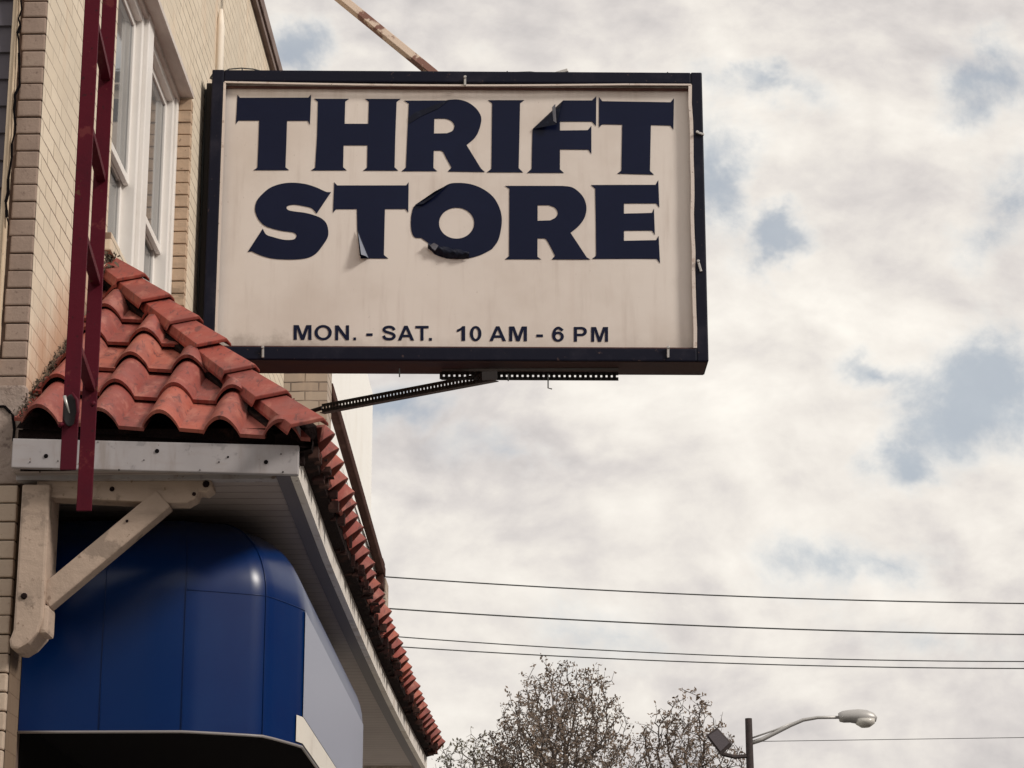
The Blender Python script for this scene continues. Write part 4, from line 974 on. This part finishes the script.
b.tube([at(x, y, LY) for x, y, r in hp], [r for _, _, r in hp], 12); b.build('lamp_head', m_lampm, lp, smooth=True)
b = MB(); b.tube([at(865, 719.5, LY), at(865.3, 724, LY), at(865.6, 727.3, LY)], [.21, .19, .09], 14); b.build('lens', m_lens, lp, smooth=True)
b = MB(); b.tube([at(855, 713.5, LY), at(855, 709.8, LY)], .035, 8); b.build('photocell', m_dark, lp)
fl = thing('floodlight', (at(718, 741, LY).x, LY, 0), 'tilted dark box floodlight mounted left of the street lamp pole', 'floodlight')
fc = [(705.5, 735.5), (717, 727.8), (732.5, 744.5), (721, 755.5)]
b = MB(); b.prism([at(x, y, LY - .25) for x, y in fc], (.03, .3, .05)); b.build('housing', m_pole, fl, bevel=.02)
ci = Vector((0, 0, 0)); 
b = MB(); b.prism([at(718.8 + (x - 718.8) * .78, 740.0 + (y - 741) * .78, LY - .27) for x, y in fc], (0, .03, 0)); b.build('glass', m_flood, fl)
b = MB(); b.tube([at(722, 754, LY - .1), at(735, 757, LY - .05), at(749, 756, LY)], .045, 7); b.build('mount', m_pole, fl)

# ------------------------------------------------------------------ trees
import numpy as np
def tree(px, Y, top, rw, rh, seed, label, leafmat, npts=2600, leaf=1.0):
    rg = np.random.default_rng(seed); x0 = at(px, 760, Y).x
    root = thing('tree', (x0, Y, -.15), label, 'tree', 'trees beyond the roofs')
    cen = np.array([x0, Y, top - rh])
    # points the branches grow towards: an uneven crown of overlapping lobes
    lob = [(cen + np.array([rg.normal(0, .42) * rw, rg.normal(0, .42) * rw, rg.uniform(-.35, .45) * rh]), rg.uniform(.35, .6)) for _ in range(9)] + [(cen + np.array([0, 0, rh * .38]), .62)]
    pts = []
    while len(pts) < npts:
        q = rg.uniform(-1, 1, 3)
        if q @ q > 1: continue
        q = cen + q * np.array([rw, rw, rh])
        if any(np.sum(((q - c_) / np.array([rw, rw, rh]) / r_) ** 2) < 1 for c_, r_ in lob): pts.append(q)
    pts = np.array(pts); D = .20
    nodes = [np.array([x0, Y, -.15])]; par = [-1]
    while nodes[-1][2] < top - 2 * rh + .6 * rh: nodes.append(nodes[-1] + np.array([rg.normal(0, .03), rg.normal(0, .03), .25])); par.append(len(nodes) - 2)
    for it in range(110):
        A = np.array(nodes); near = np.empty(len(pts), int); dist = np.empty(len(pts))
        for c0 in range(0, len(pts), 400):
            d2 = ((pts[c0:c0 + 400, None, :] - A[None]) ** 2).sum(2); near[c0:c0 + 400] = d2.argmin(1); dist[c0:c0 + 400] = np.sqrt(d2.min(1))
        keep = dist > .24; pts = pts[keep]; near = near[keep]
        if not len(pts): break
        added = False
        for k in np.unique(near):
            v = pts[near == k] - A[k]; v = (v / np.linalg.norm(v, axis=1)[:, None]).mean(0) + rg.normal(0, .16, 3); v /= (np.linalg.norm(v) + 1e-9)
            nw = A[k] + v * D
            if np.min(((A[max(0, k - 2):k + 3] - nw) ** 2).sum(1)) < .002: continue
            nodes.append(nw); par.append(int(k)); added = True
        if not added or len(nodes) > 7500: break
    n = len(nodes); rad = np.zeros(n); kids = np.zeros(n, int)
    for i in range(n - 1, 0, -1):
        if rad[i] == 0: rad[i] = .0085 ** 2.3
        rad[par[i]] += rad[i]; kids[par[i]] += 1
    rad = rad ** (1 / 2.3)
    br = MB(); lf = MB()
    for i in range(1, n):
        p = par[i]; r1 = min(rad[p], rad[i] * 1.35)
        br.tube([nodes[p], nodes[i]], [r1, rad[i]], 7 if rad[i] > .05 else (5 if rad[i] > .02 else 3), cap=False)
        if rad[i] < .03:
            for _ in range(int(rg.integers(1, 4))):                     # side twiglets
                d = rg.normal(0, 1, 3); d[2] += .5; d /= np.linalg.norm(d); e = nodes[i] + d * rg.uniform(.10, .30)
                br.tube([nodes[i], e], [.0065, .004], 3, cap=False)
                for _ in range(int(rg.integers(1, 7) * leaf)):
                    c_ = Vector(nodes[i] + (e - nodes[i]) * rg.uniform(.4, 1.1) + rg.normal(0, .035, 3)); s_ = rg.uniform(.022, .06)
                    a_ = Vector(rg.normal(0, 1, 3)).normalized(); o_ = a_.orthogonal().normalized()
                    lf.quad(c_ - a_ * s_, c_ + o_ * s_ * .6, c_ + a_ * s_, c_ - o_ * s_ * .6)
    br.build('trunk', m_bark, root)
    me = bpy.data.meshes.new('crown'); me.from_pydata(lf.v, [], lf.f); link('crown', me, leafmat, root)
    return root
tree(566, 60, 12.35, 2.55, 2.9, 5, 'tallest bare brown tree rising between sign and street lamp', m_leaf, 4200)
tree(686, 58, 11.25, 1.45, 2.4, 14, 'smaller brown tree behind the floodlight and lamp pole', m_leaf, 2200)
tree(468, 63, 11.1, 1.6, 2.4, 23, 'low thin tree just right of the tile roof end', m_leafg, 1700, .8)
